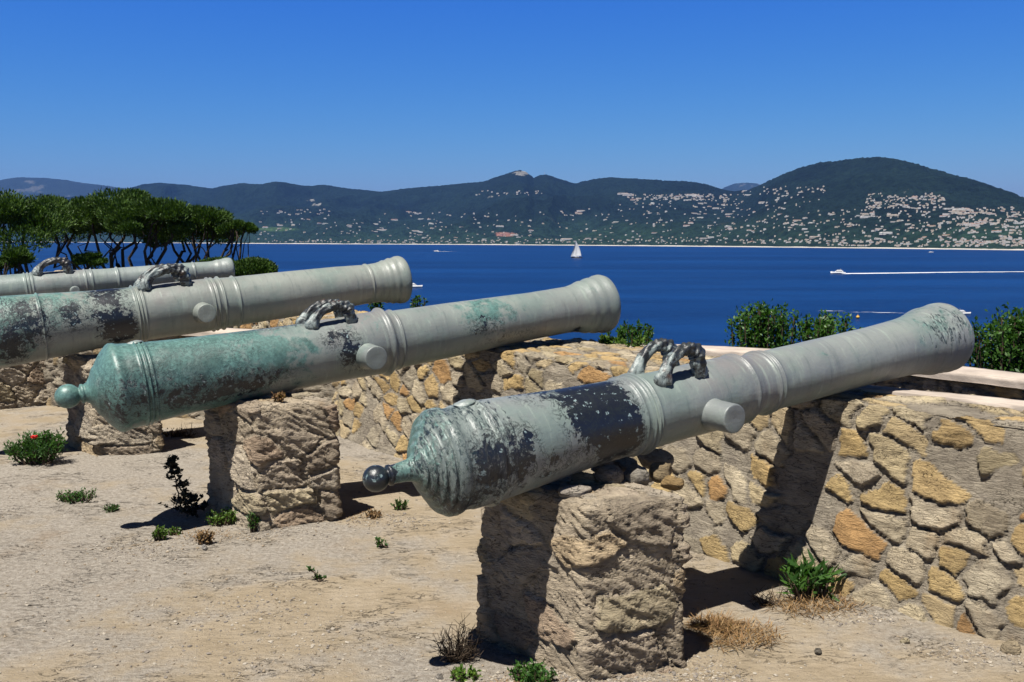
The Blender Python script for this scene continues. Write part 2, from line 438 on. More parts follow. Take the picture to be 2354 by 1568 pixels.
# hillside beyond the parapet down to the sea
t = NT('hillside_earth'); v = t.pos()
c = t.mix(t.map(t.noise(v, .6, 6, .65), .4, .6), (.05, .075, .025), (.16, .13, .08))
M['hillside'] = t.out(c, .95, .1, t.bump(t.noise(v, 3, 6, .7), .8, .2))
def hill_z(D, x, y):
    return np.where(D < 3, -1.2-.25*np.clip(D, 0, 3), -1.95-(D-3)*.21)+.25*fbm(x*.2, y*.2, seed=31)*np.clip(D, 0, 10)/10*3
xs = np.linspace(-220, 220, 320); ys = np.linspace(-60, 260, 260)
xs = np.sign(xs)*np.abs(xs/220)**1.8*220
X, Y = np.meshgrid(xs, ys); D = curve_dist(X, Y, outer)
Z = hill_z(D-.1, X, Y); Z = np.where(D < 1.0, -3.0, Z); Z = np.maximum(Z, -34)
ok = D > -2
keep = (ok[:-1, :-1] & ok[1:, :-1] & ok[:-1, 1:] & ok[1:, 1:]).ravel()
me = mesh_arrays('hillside', np.stack([X, Y, Z], -1), [grid_faces(len(ys), len(xs))[keep]], M['hillside'])
tag(link('hillside', me), 'scrubby slope falling from the parapet to the sea', 'hillside', kind='structure')

# ------------------------------------------------------------------ stone surfaces
PAL = 1.25*np.array([(.50, .36, .17), (.52, .41, .24), (.47, .33, .15), (.50, .41, .27), (.52, .37, .16), (.46, .25, .09), (.40, .37, .31), (.58, .52, .41), (.38, .33, .22), (.50, .44, .32), (.56, .41, .19), (.50, .42, .27), (.44, .39, .31), (.54, .48, .37), (.48, .43, .35)])
def stone_pat(u, v, su, sv, seed, mortar=.25, ang=0.0, amp=.035, edge=.15, pal=PAL, mortar_col=(.42, .375, .31)):
    ca, sa = math.cos(ang), math.sin(ang)
    uu = (u*ca+v*sa)/su; vv = (-u*sa+v*ca)/sv
    wx = .42*fbm(uu*.8, vv*.8, seed=seed+5, oct=3); wy = .42*fbm(uu*.8+7, vv*.8+3, seed=seed+6, oct=3)
    fx = .07*fbm(uu*5, vv*5, seed=seed+7, oct=4, gain=.6); fy = .07*fbm(uu*5+4, vv*5, seed=seed+8, oct=4, gain=.6)
    F1, F2, idd, cx, cy = voro(uu+wx+fx, vv+wy+fy, seed)
    e = F2-F1
    r1 = frac(idd*91.7); r2 = frac(idd*37.3); r3 = frac(idd*57.9); r4 = frac(idd*11.1)
    m = sst(edge*.62, edge*1.15, e-.05*(frac(idd*23.7)-.3))*(r2 > mortar)
    size = sst(0, .55, e)
    hgt = amp*(.35+.9*r1)
    disp = m*(hgt*(.85+.15*size)+amp*1.1*(cx*(r3-.5)*2+cy*(r4-.5)*2))
    disp = disp-amp*.9*np.exp(-((e-edge*.62)/.018)**2)*(r2 > mortar)*(.35+fbm(u*5, v*5, seed=seed+31)+.3)
    rough = fbm(u*16, v*38, seed=seed+11, oct=5, gain=.6)
    rq = 1-np.abs(fbm(u*9+v*5, v*30-u*8, seed=seed+21, oct=5, gain=.6))*2.6
    disp = disp+(.35+.65*m)*amp*(.34*rough+.26*rq)+amp*.30*fbm(u*5, v*5, seed=seed+12)
    fac = np.round((cx*(r4-.5)+cy*(r3-.5))*9+1.5*fbm(u*8, v*8, seed=seed+22))/9
    disp = disp+m*amp*.9*fac
    k = (r1*len(pal)).astype(int) % len(pal)
    pm = pal.mean(0); pal_ = pm+(pal-pm)*.72
    c = pal_[k]*(.82+.36*r3)[..., None]
    c = c*(1+.18*fbm(u*9, v*9, seed=seed+13)[..., None])
    mc = np.array(mortar_col)*(1+.15*fbm(u*11, v*11, seed=seed+14, oct=5)[..., None])
    # broad rusty and grey stains
    return disp, np.where(m[..., None] > .5, c, mc)

def wall_mesh(name, C, top, thick, batter, step, seed, su, sv, matl, mortar, amp, edge_r=.05, back_z=-1.0, pal=PAL, ang=0.0, thick_fn=None, top_fn=None, round_amp=.02, vstep=None):
    R, T, u = resample(C, step)
    Nn = np.stack([T[:, 1], -T[:, 0]], 1)             # right of travel
    # make it point to the camera
    if np.mean((Nn*(-R)).sum(1)) < 0: Nn = -Nn
    th = np.full(len(u), thick) if thick_fn is None else thick_fn(R, u)
    tp = np.full(len(u), top) if top_fn is None else top_fn(R, u)
    vs_ = vstep or .009
    nf, nt, nb = int((top+.15)/vs_), int(thick/vs_/1.3), 12
    prof = []   # (out, z, v) per row for unit dims
    a = np.linspace(0, 1, nf); b = np.linspace(0, 1, nt+1)[1:]; cc = np.linspace(0, 1, nb+1)[1:]
    rows = []
    vcoord = []
    nrm = []
    for s_ in a:
        z = -.15+s_*(tp+.15); o = batter*((1-s_)**1.6-1)
        rows.append((o, z)); vcoord.append(z); nrm.append((1, .15))
    for s_ in b:
        rows.append((-th*s_-batter, tp+0*s_)); vcoord.append(tp+s_*th); nrm.append((0, 1))
    for s_ in cc:
        rows.append((-th-batter, tp+(back_z-tp)*s_)); vcoord.append(tp+th+(tp-back_z)*s_); nrm.append((-1, 0))
    nr = len(rows)
    O = np.stack([np.broadcast_to(r[0], u.shape) for r in rows]); Zz = np.stack([np.broadcast_to(r[1], u.shape) for r in rows])
    VV = np.stack([np.broadcast_to(x, u.shape) for x in vcoord]); UU = np.broadcast_to(u, VV.shape)
    NO = np.array([n[0] for n in nrm])[:, None]+0*O; NZ = np.array([n[1] for n in nrm])[:, None]+0*O
    # smooth normals over the edge
    for _ in range(8):
        NO[1:-1] = (NO[:-2]+NO[1:-1]*2+NO[2:])/4; NZ[1:-1] = (NZ[:-2]+NZ[1:-1]*2+NZ[2:])/4
    ln = np.hypot(NO, NZ); NO /= ln; NZ /= ln
    disp, col = stone_pat(UU, VV, su, sv, seed, mortar, ang, amp, pal=pal)
    big = round_amp*fbm(UU*1.3, VV*1.3, seed=seed+50, oct=3)
    edge_d = np.abs(VV-tp)
    disp = disp+big-edge_r*np.exp(-(edge_d/.05)**2)*(.6+.6*fbm(UU*4, VV*2, seed=seed+51))
    topm = (VV > tp+.02) & (VV < tp+th)
    O2 = O+NO*disp; Z2 = Zz+NZ*disp*np.where(topm, .6, 1)
    P = R[None]+Nn[None]*O2[..., None]
    V = np.concatenate([P, Z2[..., None]], -1)
    me = mesh_arrays(name, V, [grid_faces(nr, len(u))], matl, cols=col)
    return me, R, T, Nn, u, th

w = thing('stone_wall', 'thick battered rubble battery wall of tan and ochre stones carrying the cannon muzzles', 'wall')
def th_in(R, u):
    return np.interp(R[:, 0], [-3, .5, 1.4, 2.5], [.80, .75, .46, .44])
def top_in(R, u):
    return .87+.02*fbm(u*1.1, u*0, seed=77)
me, R_, T_, N_, u_, th_ = wall_mesh('masonry', inner, .87, .8, .16, lambda d: max(.008, .0019*d), 101, .185, .118, M['rubble'], .15, .016,
                   ang=-.35, thick_fn=th_in, top_fn=top_in, edge_r=.035)
link('masonry', me, w)

# pale coping strip on the back edge at the right
def strip(R, T, Nn, o0, o1, z0, z1, name, matl, parent, seed=5, round_=.012):
    n = len(R); prof = []
    k = 9
    pts = []
    for a_ in np.linspace(0, 1, 4): pts.append((o0, z0+(z1-z0-round_)*a_))
    for a_ in np.linspace(0, 1, 4)[1:]: pts.append((o0+(o1-o0)*(.04*a_), z1-round_*(1-a_)))
    for a_ in np.linspace(0, 1, 7)[1:]: pts.append((o0+(o1-o0)*(.04+.96*a_), z1))
    for a_ in np.linspace(0, 1, 3)[1:]: pts.append((o1, z1+(z0-z1)*a_))
    pts.append((o0, z0))
    V = []
    s = np.concatenate([[0], np.cumsum(np.linalg.norm(np.diff(R, axis=0), axis=1))])
    for i, (o, z) in enumerate(pts):
        dn = .006*fbm(s*3, s*0+i*.35, seed=seed)+.003*fbm(s*14, s*0+i*.7, seed=seed+3)
        V.append(np.concatenate([R+Nn*(o+dn)[:, None], (z+dn)[:, None]], 1))
    me = mesh_arrays(name, np.stack(V), [grid_faces(len(pts), n)], matl)
    return link(name, me, parent)
sel = R_[:, 0] > 1.3
strip(R_[sel], T_[sel], N_[sel], -.46, -.60, .78, .888, 'coping', M['coping'], w)

wo = thing('parapet_wall', 'lower outer parapet of pale rubble under a smooth pinkish white coping', 'wall')
GP = np.array([(.50, .44, .36), (.46, .42, .36), (.56, .50, .42), (.48, .36, .2), (.44, .40, .33)])
me, Ro, To, No, uo, tho = wall_mesh('masonry', outer, .735, .3, .02, lambda d: max(.012, .0026*d), 202, .125, .10, M['rubble'], .08, .018,
                   pal=GP, back_z=-3.2, edge_r=.0, vstep=.012)
link('masonry', me, wo)
strip(Ro, To, No, .035, -.22, .742, .80, 'coping', M['coping'], wo, 15)

# ------------------------------------------------------------------ piers
def pier(pts, top, seed, label, cut=None, amp=.03):
    P = [np.array(p) for p in pts]; P.append(P[0]+P[2]-P[1])   # L, C, R, B
    # order L C R B closed loop
    loop = np.array(P); cen = loop.mean(0)
    per = []; 
    for i in range(4):
        a, b = loop[i], loop[(i+1) % 4]; L = np.linalg.norm(b-a); n = max(8, int(L/.007))
        for k in range(n): per.append(a+(b-a)*k/n)
    per = np.array(per)
    for _ in range(2): per = (np.roll(per, 1, 0)+2*per+np.roll(per, -1, 0))/4
    seg = np.linalg.norm(np.roll(per, -1, 0)-per, axis=1); u = np.concatenate([[0], np.cumsum(seg)[:-1]]); LL = seg.sum()
    T = np.roll(per, -1, 0)-np.roll(per, 1, 0); T /= np.linalg.norm(T, axis=1)[:, None]
    Nn = np.stack([T[:, 1], -T[:, 0]], 1)
    if ((per-cen)*Nn).sum() < 0: Nn = -Nn
    nf = int((top+.12)/.0075); nt = 40
    rows_xy = []; rows_z = []; vv = []; no = []; nz = []
    for s_ in np.linspace(0, 1, nf):
        z = -.12+s_*(top+.12); rows_xy.append(cen+(per-cen)*(1.02-.03*s_)); rows_z.append(z); vv.append(z); no.append(1); nz.append(0)
    for s_ in np.linspace(0, 1, nt+1)[1:]:
        rows_xy.append(cen+(per-cen)*.99*(1-s_*.985)); rows_z.append(top); vv.append(top+s_*.28); no.append(0); nz.append(1)
    no = np.array(no, float); nz = np.array(nz, float)
    for _ in range(4):
        no[1:-1] = (no[:-2]+2*no[1:-1]+no[2:])/4; nz[1:-1] = (nz[:-2]+2*nz[1:-1]+nz[2:])/4
    XY = np.stack(rows_xy); Zr = np.array(rows_z)[:, None]+0*XY[..., 0]; VV = np.array(vv)[:, None]+0*Zr
    # 3D coherent noise so that the top does not pinch
    x, y, z = XY[..., 0], XY[..., 1], Zr
    UU = u[None]+0*Zr
    disp, col = stone_pat(UU, VV, .27, .15, seed, .12, -.12, .017, edge=.10, pal=1.36*np.array([(.44, .39, .32), (.42, .37, .31), (.46, .37, .25), (.40, .31, .24), (.50, .46, .40), (.36, .31, .26), (.48, .43, .31), (.46, .42, .36)]), mortar_col=(.60, .53, .43))
    # slaty ridges running diagonally
    q = (u[None]+0*Zr)*.55+z*.9
    sl = 1-np.abs(fbm(x*9+3*z, y*9, q*34, seed=seed+3, oct=4, gain=.6))*2.2
    lump = fbm(x*5, y*5, z*6, seed=seed+4, oct=4, gain=.55)
    side = (VV < top)
    d = np.where(side, disp+.012*sl+.008*lump+.006*(1-np.abs(fbm(x*20+8*z, y*20, q*80, seed=seed+13, oct=4, gain=.6))*2.2), .35*disp+.016*lump+.004*sl)
    wrapf = 1.0
    d = d-.012*np.exp(-(np.abs(VV-top)/.015)**2)*(1+1.4*fbm(x*9, y*9, z*9, seed=seed+8))
    O = d*no[:, None]; ZZ = Zr+d*nz[:, None]
    V = np.concatenate([XY+Nn[None]*O[..., None], ZZ[..., None]], -1)
    me = mesh_arrays('block', V, [grid_faces(len(rows_z), len(per), True)], M['pierstone'], cols=col)
    t_ = thing('stone_pier', label, 'pier', (0, 0, 0), 'stone piers under the cannon breeches')
    link('block', me, t_)
    return t_, loop
def rock_mesh(seed, dims, cols=(.5, .44, .36), n=18):
    rng = np.random.default_rng(seed)
    th = np.linspace(0, math.pi, n); ph = np.linspace(0, 2*math.pi, 2*n, endpoint=False)
    TH, PH = np.meshgrid(th, ph, indexing='ij')
    d = np.stack([np.sin(TH)*np.cos(PH), np.sin(TH)*np.sin(PH), np.cos(TH)], -1)
    # cut by random planes for facets
    r = np.full(TH.shape, 1.0)
    pl = rvec(rng, 13); off = rng.uniform(.62, .92, 13)
    for p, o in zip(pl, off):
        dp = d@p; r = np.where(dp > .05, np.minimum(r, o/np.maximum(dp, .05)), r)
    r = r*(1+.05*fbm(d[..., 0]*3+seed, d[..., 1]*3, d[..., 2]*3, seed=seed))
    V = d*r[..., None]*np.array(dims)
    c = np.array(cols)*(1+.2*fbm(d[..., 0]*4, d[..., 1]*4, d[..., 2]*4, seed=seed+2))[..., None]
    return V, grid_faces(n, 2*n, True), c
def rock(name, seed, dims, col, parent=None, loc=(0, 0, 0), rz=0, matl=None, n=18):
    V, f, c = rock_mesh(seed, dims, col, n)
    me = mesh_arrays(name, V, [f], matl or M['rubble'], cols=c)
    o = link(name, me, parent, loc); o.rotation_euler.z = rz
    return o

G = lambda px, py: at_z(px, py)[:2]
p1, l1 = pier([G(1110, 1462), G(1345, 1564), G(1562, 1528)], .655, 11, 'tallest nearest rough stone pier under the dark banded cannon, small stones mortared on top')
p2, l2 = pier([G(487, 1178), G(600, 1218), G(772, 1196)], .69, 23, 'rough layered stone pier with orange stones under the green patinated cannon')
p3, l3 = pier([G(163, 1022), G(222, 1046), G(367, 1040)], .70, 37, 'rough stone pier partly hidden behind the green cannon breech')
p4, l4 = pier([G(-75, 915), G(-20, 942), G(122, 928)], .70, 41, 'farthest dark brown stone pier at the left edge of the terrace')
# mortared cap stones on pier 1
rng = np.random.default_rng(5)
caps = [((1345, 1092), .07, .045, .03, (.5, .42, .28)), ((1318, 1118), .085, .05, .025, (.55, .50, .44)), ((1400, 1092), .065, .055, .05, (.46, .40, .32)),
        ((1465, 1088), .075, .06, .05, (.45, .42, .37)), ((1520, 1080), .06, .05, .05, (.48, .38, .24)), ((1545, 1100), .05, .045, .035, (.50, .35, .17)),
        ((1425, 1062), .10, .06, .04, (.52, .46, .35)), ((1500, 1050), .09, .06, .05, (.5, .44, .34)), ((1380, 1066), .06, .05, .04, (.46, .42, .36))]
for i, (pp, a, b, c_, col) in enumerate(caps):
    q = at_z(pp[0], pp[1], .69)
    rock('cap_stone', 300+i, (a, b, c_), col, p1, (q[0], q[1], .655+c_*.55), .4*i, n=14)
rb = rng
for k in range(2):
    q = at_z(620+k*70, 905, .72); rock('cap_stone', 330+k, (.09, .07, .03), (.55, .48, .36), p2, (q[0], q[1]+.05, .70), .3+k, n=14)

# ------------------------------------------------------------------ cannons
def sections(prof, n_extra=0):
    """densify profile (t, r) with straight segments"""
    out = []
    for (a, ra), (b, rb_) in zip(prof[:-1], prof[1:]):
        L = math.hypot(b-a, rb_-ra); k = max(1, int(L/.012))
        for i in range(k): out.append((a+(b-a)*i/k, ra+(rb_-ra)*i/k))
    out.append(prof[-1]); return np.array(out)
def ring(t0, w_, r, h_, steps=5):
    """half-round moulding on radius r"""
    return [(t0+w_*(i/steps), r+h_*math.sin(math.pi*i/steps)) for i in range(steps+1)]
def gauss_blobs(t, phi, blobs):
    r = np.zeros_like(t)
    for (tc, pc, wt, wp, amp) in blobs:
        dp = (phi-pc+180) % 360-180
        q = (np.abs((t-tc)/wt))**2.4+(np.abs(dp/wp))**2.4
        r = np.maximum(r, amp*np.exp(-q))
    return r
def lathe(prof, seg, seed, blobs, matl, name, parent, rough=.0012, close0=True):
    S = sections(prof); n = len(S)
    th = np.arange(seg)/seg*2*math.pi
    Tt = S[:, 0][:, None]+0*th[None]; Rr = S[:, 1][:, None]+0*th[None]
    x, y, z = Tt, -np.sin(th)[None]*Rr, np.cos(th)[None]*Rr
    d = rough*fbm(x*14, y*14, z*14, seed=seed, oct=4)+rough*1.2*fbm(x*2.5, y*2.5, z*2.5, seed=seed+2)
    k = np.minimum(1, Rr/.05)
    Rr = Rr+d*k
    V = np.stack([Tt+d*k*.5, -np.sin(th)[None]*Rr, np.cos(th)[None]*Rr], -1)
    phi = np.degrees(th)[None]+0*Tt
    attrs = {kk: gauss_blobs(Tt, phi, bb) for kk, bb in blobs.items()}
    for kk in ('dark', 'teal', 'crust'):
        if kk not in attrs: attrs[kk] = np.zeros_like(Tt)
    me = mesh_arrays(name, V, [grid_faces(n, seg, True)], matl, attrs=attrs)
    return link(name, me, parent)

def arch_handle(parent, t0, t1, lat, r, hgt, rad, seed, name='handle'):
    """dolphin shaped lifting handle: an arched carved bar with a thick head and a curled foot"""
    n = 60; s = np.linspace(0, 1, n)
    sk = s**1.22
    xx = t0+(t1-t0)*(.5-.5*np.cos(math.pi*s))+.020*np.sin(math.pi*s)
    zz = hgt*np.sin(math.pi*sk)**.60
    yy = np.full(n, lat)
    base = math.sqrt(max(1e-4, r*r-lat*lat))-.006
    P = np.stack([xx, yy, base+zz], 1)
    rr = rad*(.80+.42*np.exp(-((s-.84)/.13)**2)+.30*np.exp(-((s-.02)/.10)**2))*(1+.11*np.sin(s*62)*sst(.35, .55, s)*sst(1.0, .93, s)+.03*np.sin(s*21))
    mb_t = []
    seg = 32
    T = np.gradient(P, axis=0); T /= np.linalg.norm(T, axis=1)[:, None]
    A = np.array([0, 1., 0]); rows = []
    th = np.arange(seg)/seg*2*math.pi
    for i in range(n):
        B = np.cross(T[i], A); B /= np.linalg.norm(B)
        g = 1+.13*np.sin(4*th+s[i]*17)+.04*np.sin(9*th-s[i]*21+seed)
        rows.append(P[i]+(rr[i]*g)[:, None]*(np.cos(th)[:, None]*A*.9+np.sin(th)[:, None]*B))
    # closing ends
    rows = [np.repeat(P[0][None], seg, 0)]+rows+[np.repeat(P[-1][None]+np.array([.006, 0, -.01]), seg, 0)]
    hd = np.concatenate([[0], np.sin(math.pi*sk)**.8, [0]])[:, None]+np.zeros((1, seg))
    me = mesh_arrays(name, np.stack(rows), [grid_faces(len(rows), seg, True)], M['carved'], attrs={'dark': hd})
    o = link(name, me, parent)
    # foot curls
    for e, sg in ((t0, -1), (t1, 1)):
        mb = MB()
        a = np.linspace(0, 1.45*math.pi, 12)
        q = np.stack([e+sg*(.006+.020*np.sin(a)), lat+0*a, base+.018-.016*np.cos(a)+.004], 1)
        mb.tube(q, np.linspace(rad*.85, rad*.45, 12), 10)
        mb.build('scroll', M['carved'], o, smooth=True)
    return o

def cannon(ring_px, ring_Y, muz_px, yaw_deg, table, rear, muzzle_prof, label, matl, blobs, handle, trun, seed, mouldings, vent=None, seg=176):
    P0 = at_y(ring_px[0], ring_px[1], ring_Y)
    c, s = math.cos(math.radians(yaw_deg)), math.sin(math.radians(yaw_deg))
    d = ray(*muz_px)
    # P0.x + L c = k d.x ; P0.y + L s = k d.y
    A = np.array([[c, -d[0]], [s, -d[1]]]); b = np.array([-P0[0], -P0[1]])
    L, k = np.linalg.solve(A, b)
    zm = H+k*d[2]
    pitch = math.atan2(zm-P0[2], L); Lr = math.hypot(L, zm-P0[2])
    print('CANNON', label[:20], 'L', round(Lr, 3), 'pitch', round(math.degrees(pitch), 2), 'P0', P0.round(3))
    axis = np.array([c*math.cos(pitch), s*math.cos(pitch), math.sin(pitch)])
    def t_of(px):
        # axis point whose projection has column px
        lo, hi = -1.0, Lr+1
        for _ in range(50):
            m = (lo+hi)/2
            if proj(P0+axis*m)[0] < px: lo = m
            else: hi = m
        return lo
    st = []
    for px, ext in table:
        t = t_of(px); dep = (P0+axis*t)[1]
        st.append((t, .5*ext*dep/F*.975))
    print('  st', [(round(a, 2), round(b_, 3)) for a, b_ in st])
    st = np.array(st)
    r_of = lambda t: float(np.interp(t, st[:, 0], st[:, 1]))
    root = thing('cannon', label, 'cannon', tuple(P0), 'old bronze cannons pointing out to sea')
    root.rotation_euler = (0, -pitch, math.radians(yaw_deg))
    prof = list(rear(r_of))                     # from the rear up to the base ring
    mlds = sorted(mouldings, key=lambda q: q[0] if q[0] > 0 else Lr+q[0])
    pos = prof[-1][0]
    items = []
    for m_ in mlds:
        t0 = m_[0] if m_[0] >= 0 else Lr+m_[0]
        items.append((t0, m_))
    for t, r in st:
        items.append((t, None))
    items.sort(key=lambda q: q[0])
    cur = pos
    mz0 = Lr+muzzle_prof[0][0]
    for t0, m_ in items:
        if t0 <= cur+.004 or t0 >= mz0-.01: continue
        if m_ is None: prof.append((t0, r_of(t0))); cur = t0
        else:
            seq = ring(t0, m_[1], r_of(t0), m_[2]*1.7)
            prof += [(a, r_of(a)+(b_-r_of(t0))) for a, b_ in seq]; cur = t0+m_[1]
    prof += [(Lr+a, b_) for a, b_ in muzzle_prof]
    rb_ = muzzle_prof[-1][1]
    bore = min(.075, rb_*.5)
    prof += [(Lr-.001, rb_*.93), (Lr-.004, bore+.02), (Lr-.004, bore+.004), (Lr-.012, bore), (Lr-.6, bore), (Lr-.6, .002)]
    bar = lathe(prof, seg, seed, blobs, matl, 'barrel', root)
    # cascabel built separately
    # trunnions
    tt, tl, tr, drop = trun
    for sg in (-1, 1):
        rr = r_of(tt); n = 30; th = np.arange(n)/n*2*math.pi
        ts = [(.3*rr, tr*1.0), (rr*.88, tr*1.03), (rr*.93, tr*1.12), (rr*1.0, tr*1.04), (rr+.02, tr), (rr+tl-.006, tr*.98), (rr+tl-.001, tr*.95), (rr+tl, tr*.88), (rr+tl-.001, tr*.5), (rr+tl-.002, .001)]
        V = np.stack([np.stack([tt+q[1]*np.cos(th)*(1+.01*np.sin(3*th+1)), 0*th+sg*q[0], -drop+q[1]*np.sin(th)*(1+.012*np.sin(2*th))], 1) for q in ts])
        a0 = np.zeros(V.shape[:2])
        me = mesh_arrays('trunnion', V, [grid_faces(len(ts), n, True)], matl, attrs={'dark': a0, 'teal': a0+.25, 'crust': a0+.1})
        link('trunnion', me, root)
    # handles
    ht0, ht1, hlat, hh, hrad = handle
    for sg in (1, -1):
        arch_handle(root, ht0, ht1, sg*hlat, r_of((ht0+ht1)/2), hh, hrad, seed+sg)
    return root, r_of, Lr, P0, axis

def casc(knob_t, knob_r, neck_r, dome):
    """profile: pole -> knob -> neck -> dome points"""
    pr = [(knob_t-knob_r, .001)]
    for a in np.linspace(12, 150, 12):
        pr.append((knob_t-knob_r*math.cos(math.radians(a)), knob_r*math.sin(math.radians(a))))
    pr += [(knob_t+knob_r*.92, knob_r*.62), (knob_t+knob_r*1.02, knob_r*.80), (knob_t+knob_r*1.18, knob_r*.80), (knob_t+knob_r*1.28, neck_r*1.0)]
    return pr+dome

M1, M2, M3, M4 = M['bronze_a'], M['bronze_b'], M['bronze_c'], M['bronze_d']
# --- 1 nearest
def rear1(r):
    R0 = r(0.0)
    q = [(-.150, .034), (-.120, .037), (-.095, .042), (-.080, .052), (-.074, .070), (-.072, .082), (-.066, .086), (-.063, .080), (-.058, .098), (-.056, .112), (-.049, .117), (-.045, .110),
         (-.038, .130), (-.035, .145), (-.028, .150), (-.024, .143), (-.017, .163), (-.014, .178), (-.007, .182), (-.004, .176), (.002, R0*.93)]
    return casc(-.227, .046, .033, q+[(.004, R0*.985), (.010, R0*1.02), (.03, R0*1.03), (.042, R0*1.02), (.05, R0*.985), (.058, R0*.975), (.10, R0*.985)])
T1 = [(1000, 258), (1060, 255), (1126, 246), (1161, 238), (1231, 220), (1301, 204), (1385, 190), (1459, 183), (1529, 174), (1614, 171), (1666, 166), (1700, 158), (1712, 146), (1727, 144), (1790, 142), (1896, 137), (2001, 132), (2072, 127), (2107, 125), (2170, 128), (2230, 130)]
mz1 = [(-.40, .138), (-.34, .140), (-.26, .147), (-.20, .158), (-.17, .166), (-.155, .169), (-.14, .166), (-.10, .171), (-.06, .172), (-.045, .176), (-.02, .175), (-.004, .166), (0, .155)]
c1 = cannon((1000, 1066), 3.30, (2170, 774), 31, T1, rear1, mz1,
    'nearest bronze cannon, grey with black band before its handles and streaked ringed breech', M1,
    {'dark': [(.63, 40, .18, 95, .92), (.70, 95, .13, 60, 1.0), (.50, 0, .22, 40, .62), (.26, 88, .09, 44, .70), (.13, 90, .10, 46, .70), (.40, 110, .12, 26, .5), (.03, 135, .12, 40, .6), (-.22, 0, .07, 900, .95)],
     'teal': [(-.12, 60, .26, 600, .72), (.05, 20, .2, 120, .45), (2.7, 40, .35, 100, .46), (1.9, 30, .5, 60, .30)],
     'crust': [(.06, 70, .24, 120, .86), (-.1, 80, .12, 140, .52), (2.72, 55, .26, 65, .60), (2.88, 80, .08, 100, .62)]},
    (.985, 1.165, .085, .122, .030), (1.18, .115, .060, .035), 3,
    [(.165, .022, .007), (.190, .012, .004), (.83, .016, .005), (.85, .014, .008), (.868, .012, .006), (.885, .014, .008), (.904, .012, .004), (1.43, .02, .006), (1.50, .05, .004), (1.57, .014, .007), (1.60, .012, .005)])
# --- 2
def rear2(r):
    R0 = r(0.0)
    return casc(-.235, .064, .045, [(-.150, .048), (-.135, .058), (-.118, .085), (-.105, .115), (-.098, .128), (-.092, .132), (-.080, .150), (-.062, .180), (-.044, .203), (-.028, .220), (-.012, R0*.99), (.0, R0*1.015), (.02, R0*1.01), (.032, R0*.985), (.05, R0*.97)])
T2 = [(265, 212), (300, 203), (334, 193), (425, 180), (531, 168), (637, 156), (743, 150), (800, 148), (835, 150), (868, 150), (880, 142), (905, 137), (1014, 130), (1119, 120), (1225, 110), (1313, 104), (1348, 106), (1400, 110)]
mz2 = [(-.36, .158), (-.30, .160), (-.235, .172), (-.215, .180), (-.20, .184), (-.185, .180), (-.155, .186), (-.14, .193), (-.12, .196), (-.105, .192), (-.08, .196), (-.06, .205), (-.035, .207), (-.01, .198), (0, .185)]
c2 = cannon((265, 892), 5.05, (1390, 697), 31, T2, rear2, mz2,
    'green patinated bronze cannon with pointed round knobbed breech, second from the right', M2,
    {'dark': [(.50, 112, .50, 34, .60), (.15, 90, .2, 60, .42), (-.03, 110, .1, 60, .5), (1.28, 85, .09, 50, .66), (1.36, 105, .07, 28, .80), (.9, -5, .35, 26, .55), (2.2, 82, .22, 30, .50), (2.35, 120, .4, 25, .35), (2.95, 150, .04, 20, .9), (.1, 100, .1, 50, .5), (1.2, 60, .12, 25, .55)],
     'teal': [(.25, 60, .85, 150, .80), (-.2, 60, .4, 200, .95), (2.25, 50, .34, 70, .60), (.7, 70, .5, 60, .75), (3.1, 60, .2, 150, .3), (1.35, 40, .2, 60, .4)],
     'crust': []},
    (1.10, 1.33, .085, .112, .032), (1.38, .12, .072, .04), 13,
    [(.115, .014, .006), (.14, .014, .006), (.165, .012, .004), (1.53, .05, .016), (1.62, .014, .006), (2.90, .05, .012), (2.955, .014, .006)])
# --- 3
def rear3(r):
    R0 = r(0.1)
    return casc(-.45, .07, .045, [(-.36, .048), (-.30, .07), (-.26, .11), (-.15, .18), (-.06, .23), (-.03, R0*1.0), (.0, R0*1.04), (.03, R0*1.03), (.05, R0*.99)])
T3 = [(-35, 176), (21, 167), (53, 162), (105, 155), (211, 139), (299, 130), (327, 128), (390, 127), (470, 124), (500, 120), (531, 116), (637, 110), (777, 99), (866, 88), (920, 88)]
mz3 = [(-.30, .172), (-.25, .174), (-.20, .184), (-.185, .192), (-.17, .188), (-.14, .197), (-.125, .204), (-.11, .199), (-.08, .206), (-.06, .212), (-.03, .212), (-.01, .204), (0, .19)]
c3 = cannon((-35, 768), 6.85, (927, 642), 31, T3, rear3, mz3,
    'large pale bronze cannon with black mottled band, third from the right, breech beyond left edge', M3,
    {'dark': [(.84, 40, .19, 100, .66), (.88, 105, .14, 50, 1.0), (.58, 70, .16, 40, .55), (.30, 70, .22, 60, .62), (.16, 110, .12, 60, .75)],
     'teal': [(.45, 30, .42, 90, .6), (2.9, 40, .3, 120, .32), (.1, 40, .3, 140, .8), (1.5, 30, .15, 60, .2)],
     'crust': [(.12, 60, .25, 90, .6)]},
    (1.12, 1.42, .09, .14, .042), (1.50, .13, .075, .035), 23,
    [(.36, .02, .006), (1.00, .016, .007), (1.025, .016, .010), (1.05, .016, .007), (1.075, .018, .006), (1.60, .016, .008), (1.63, .02, .006), (1.68, .02, .009), (1.80, .02, .007), (-.36, .016, .006)], seg=128)
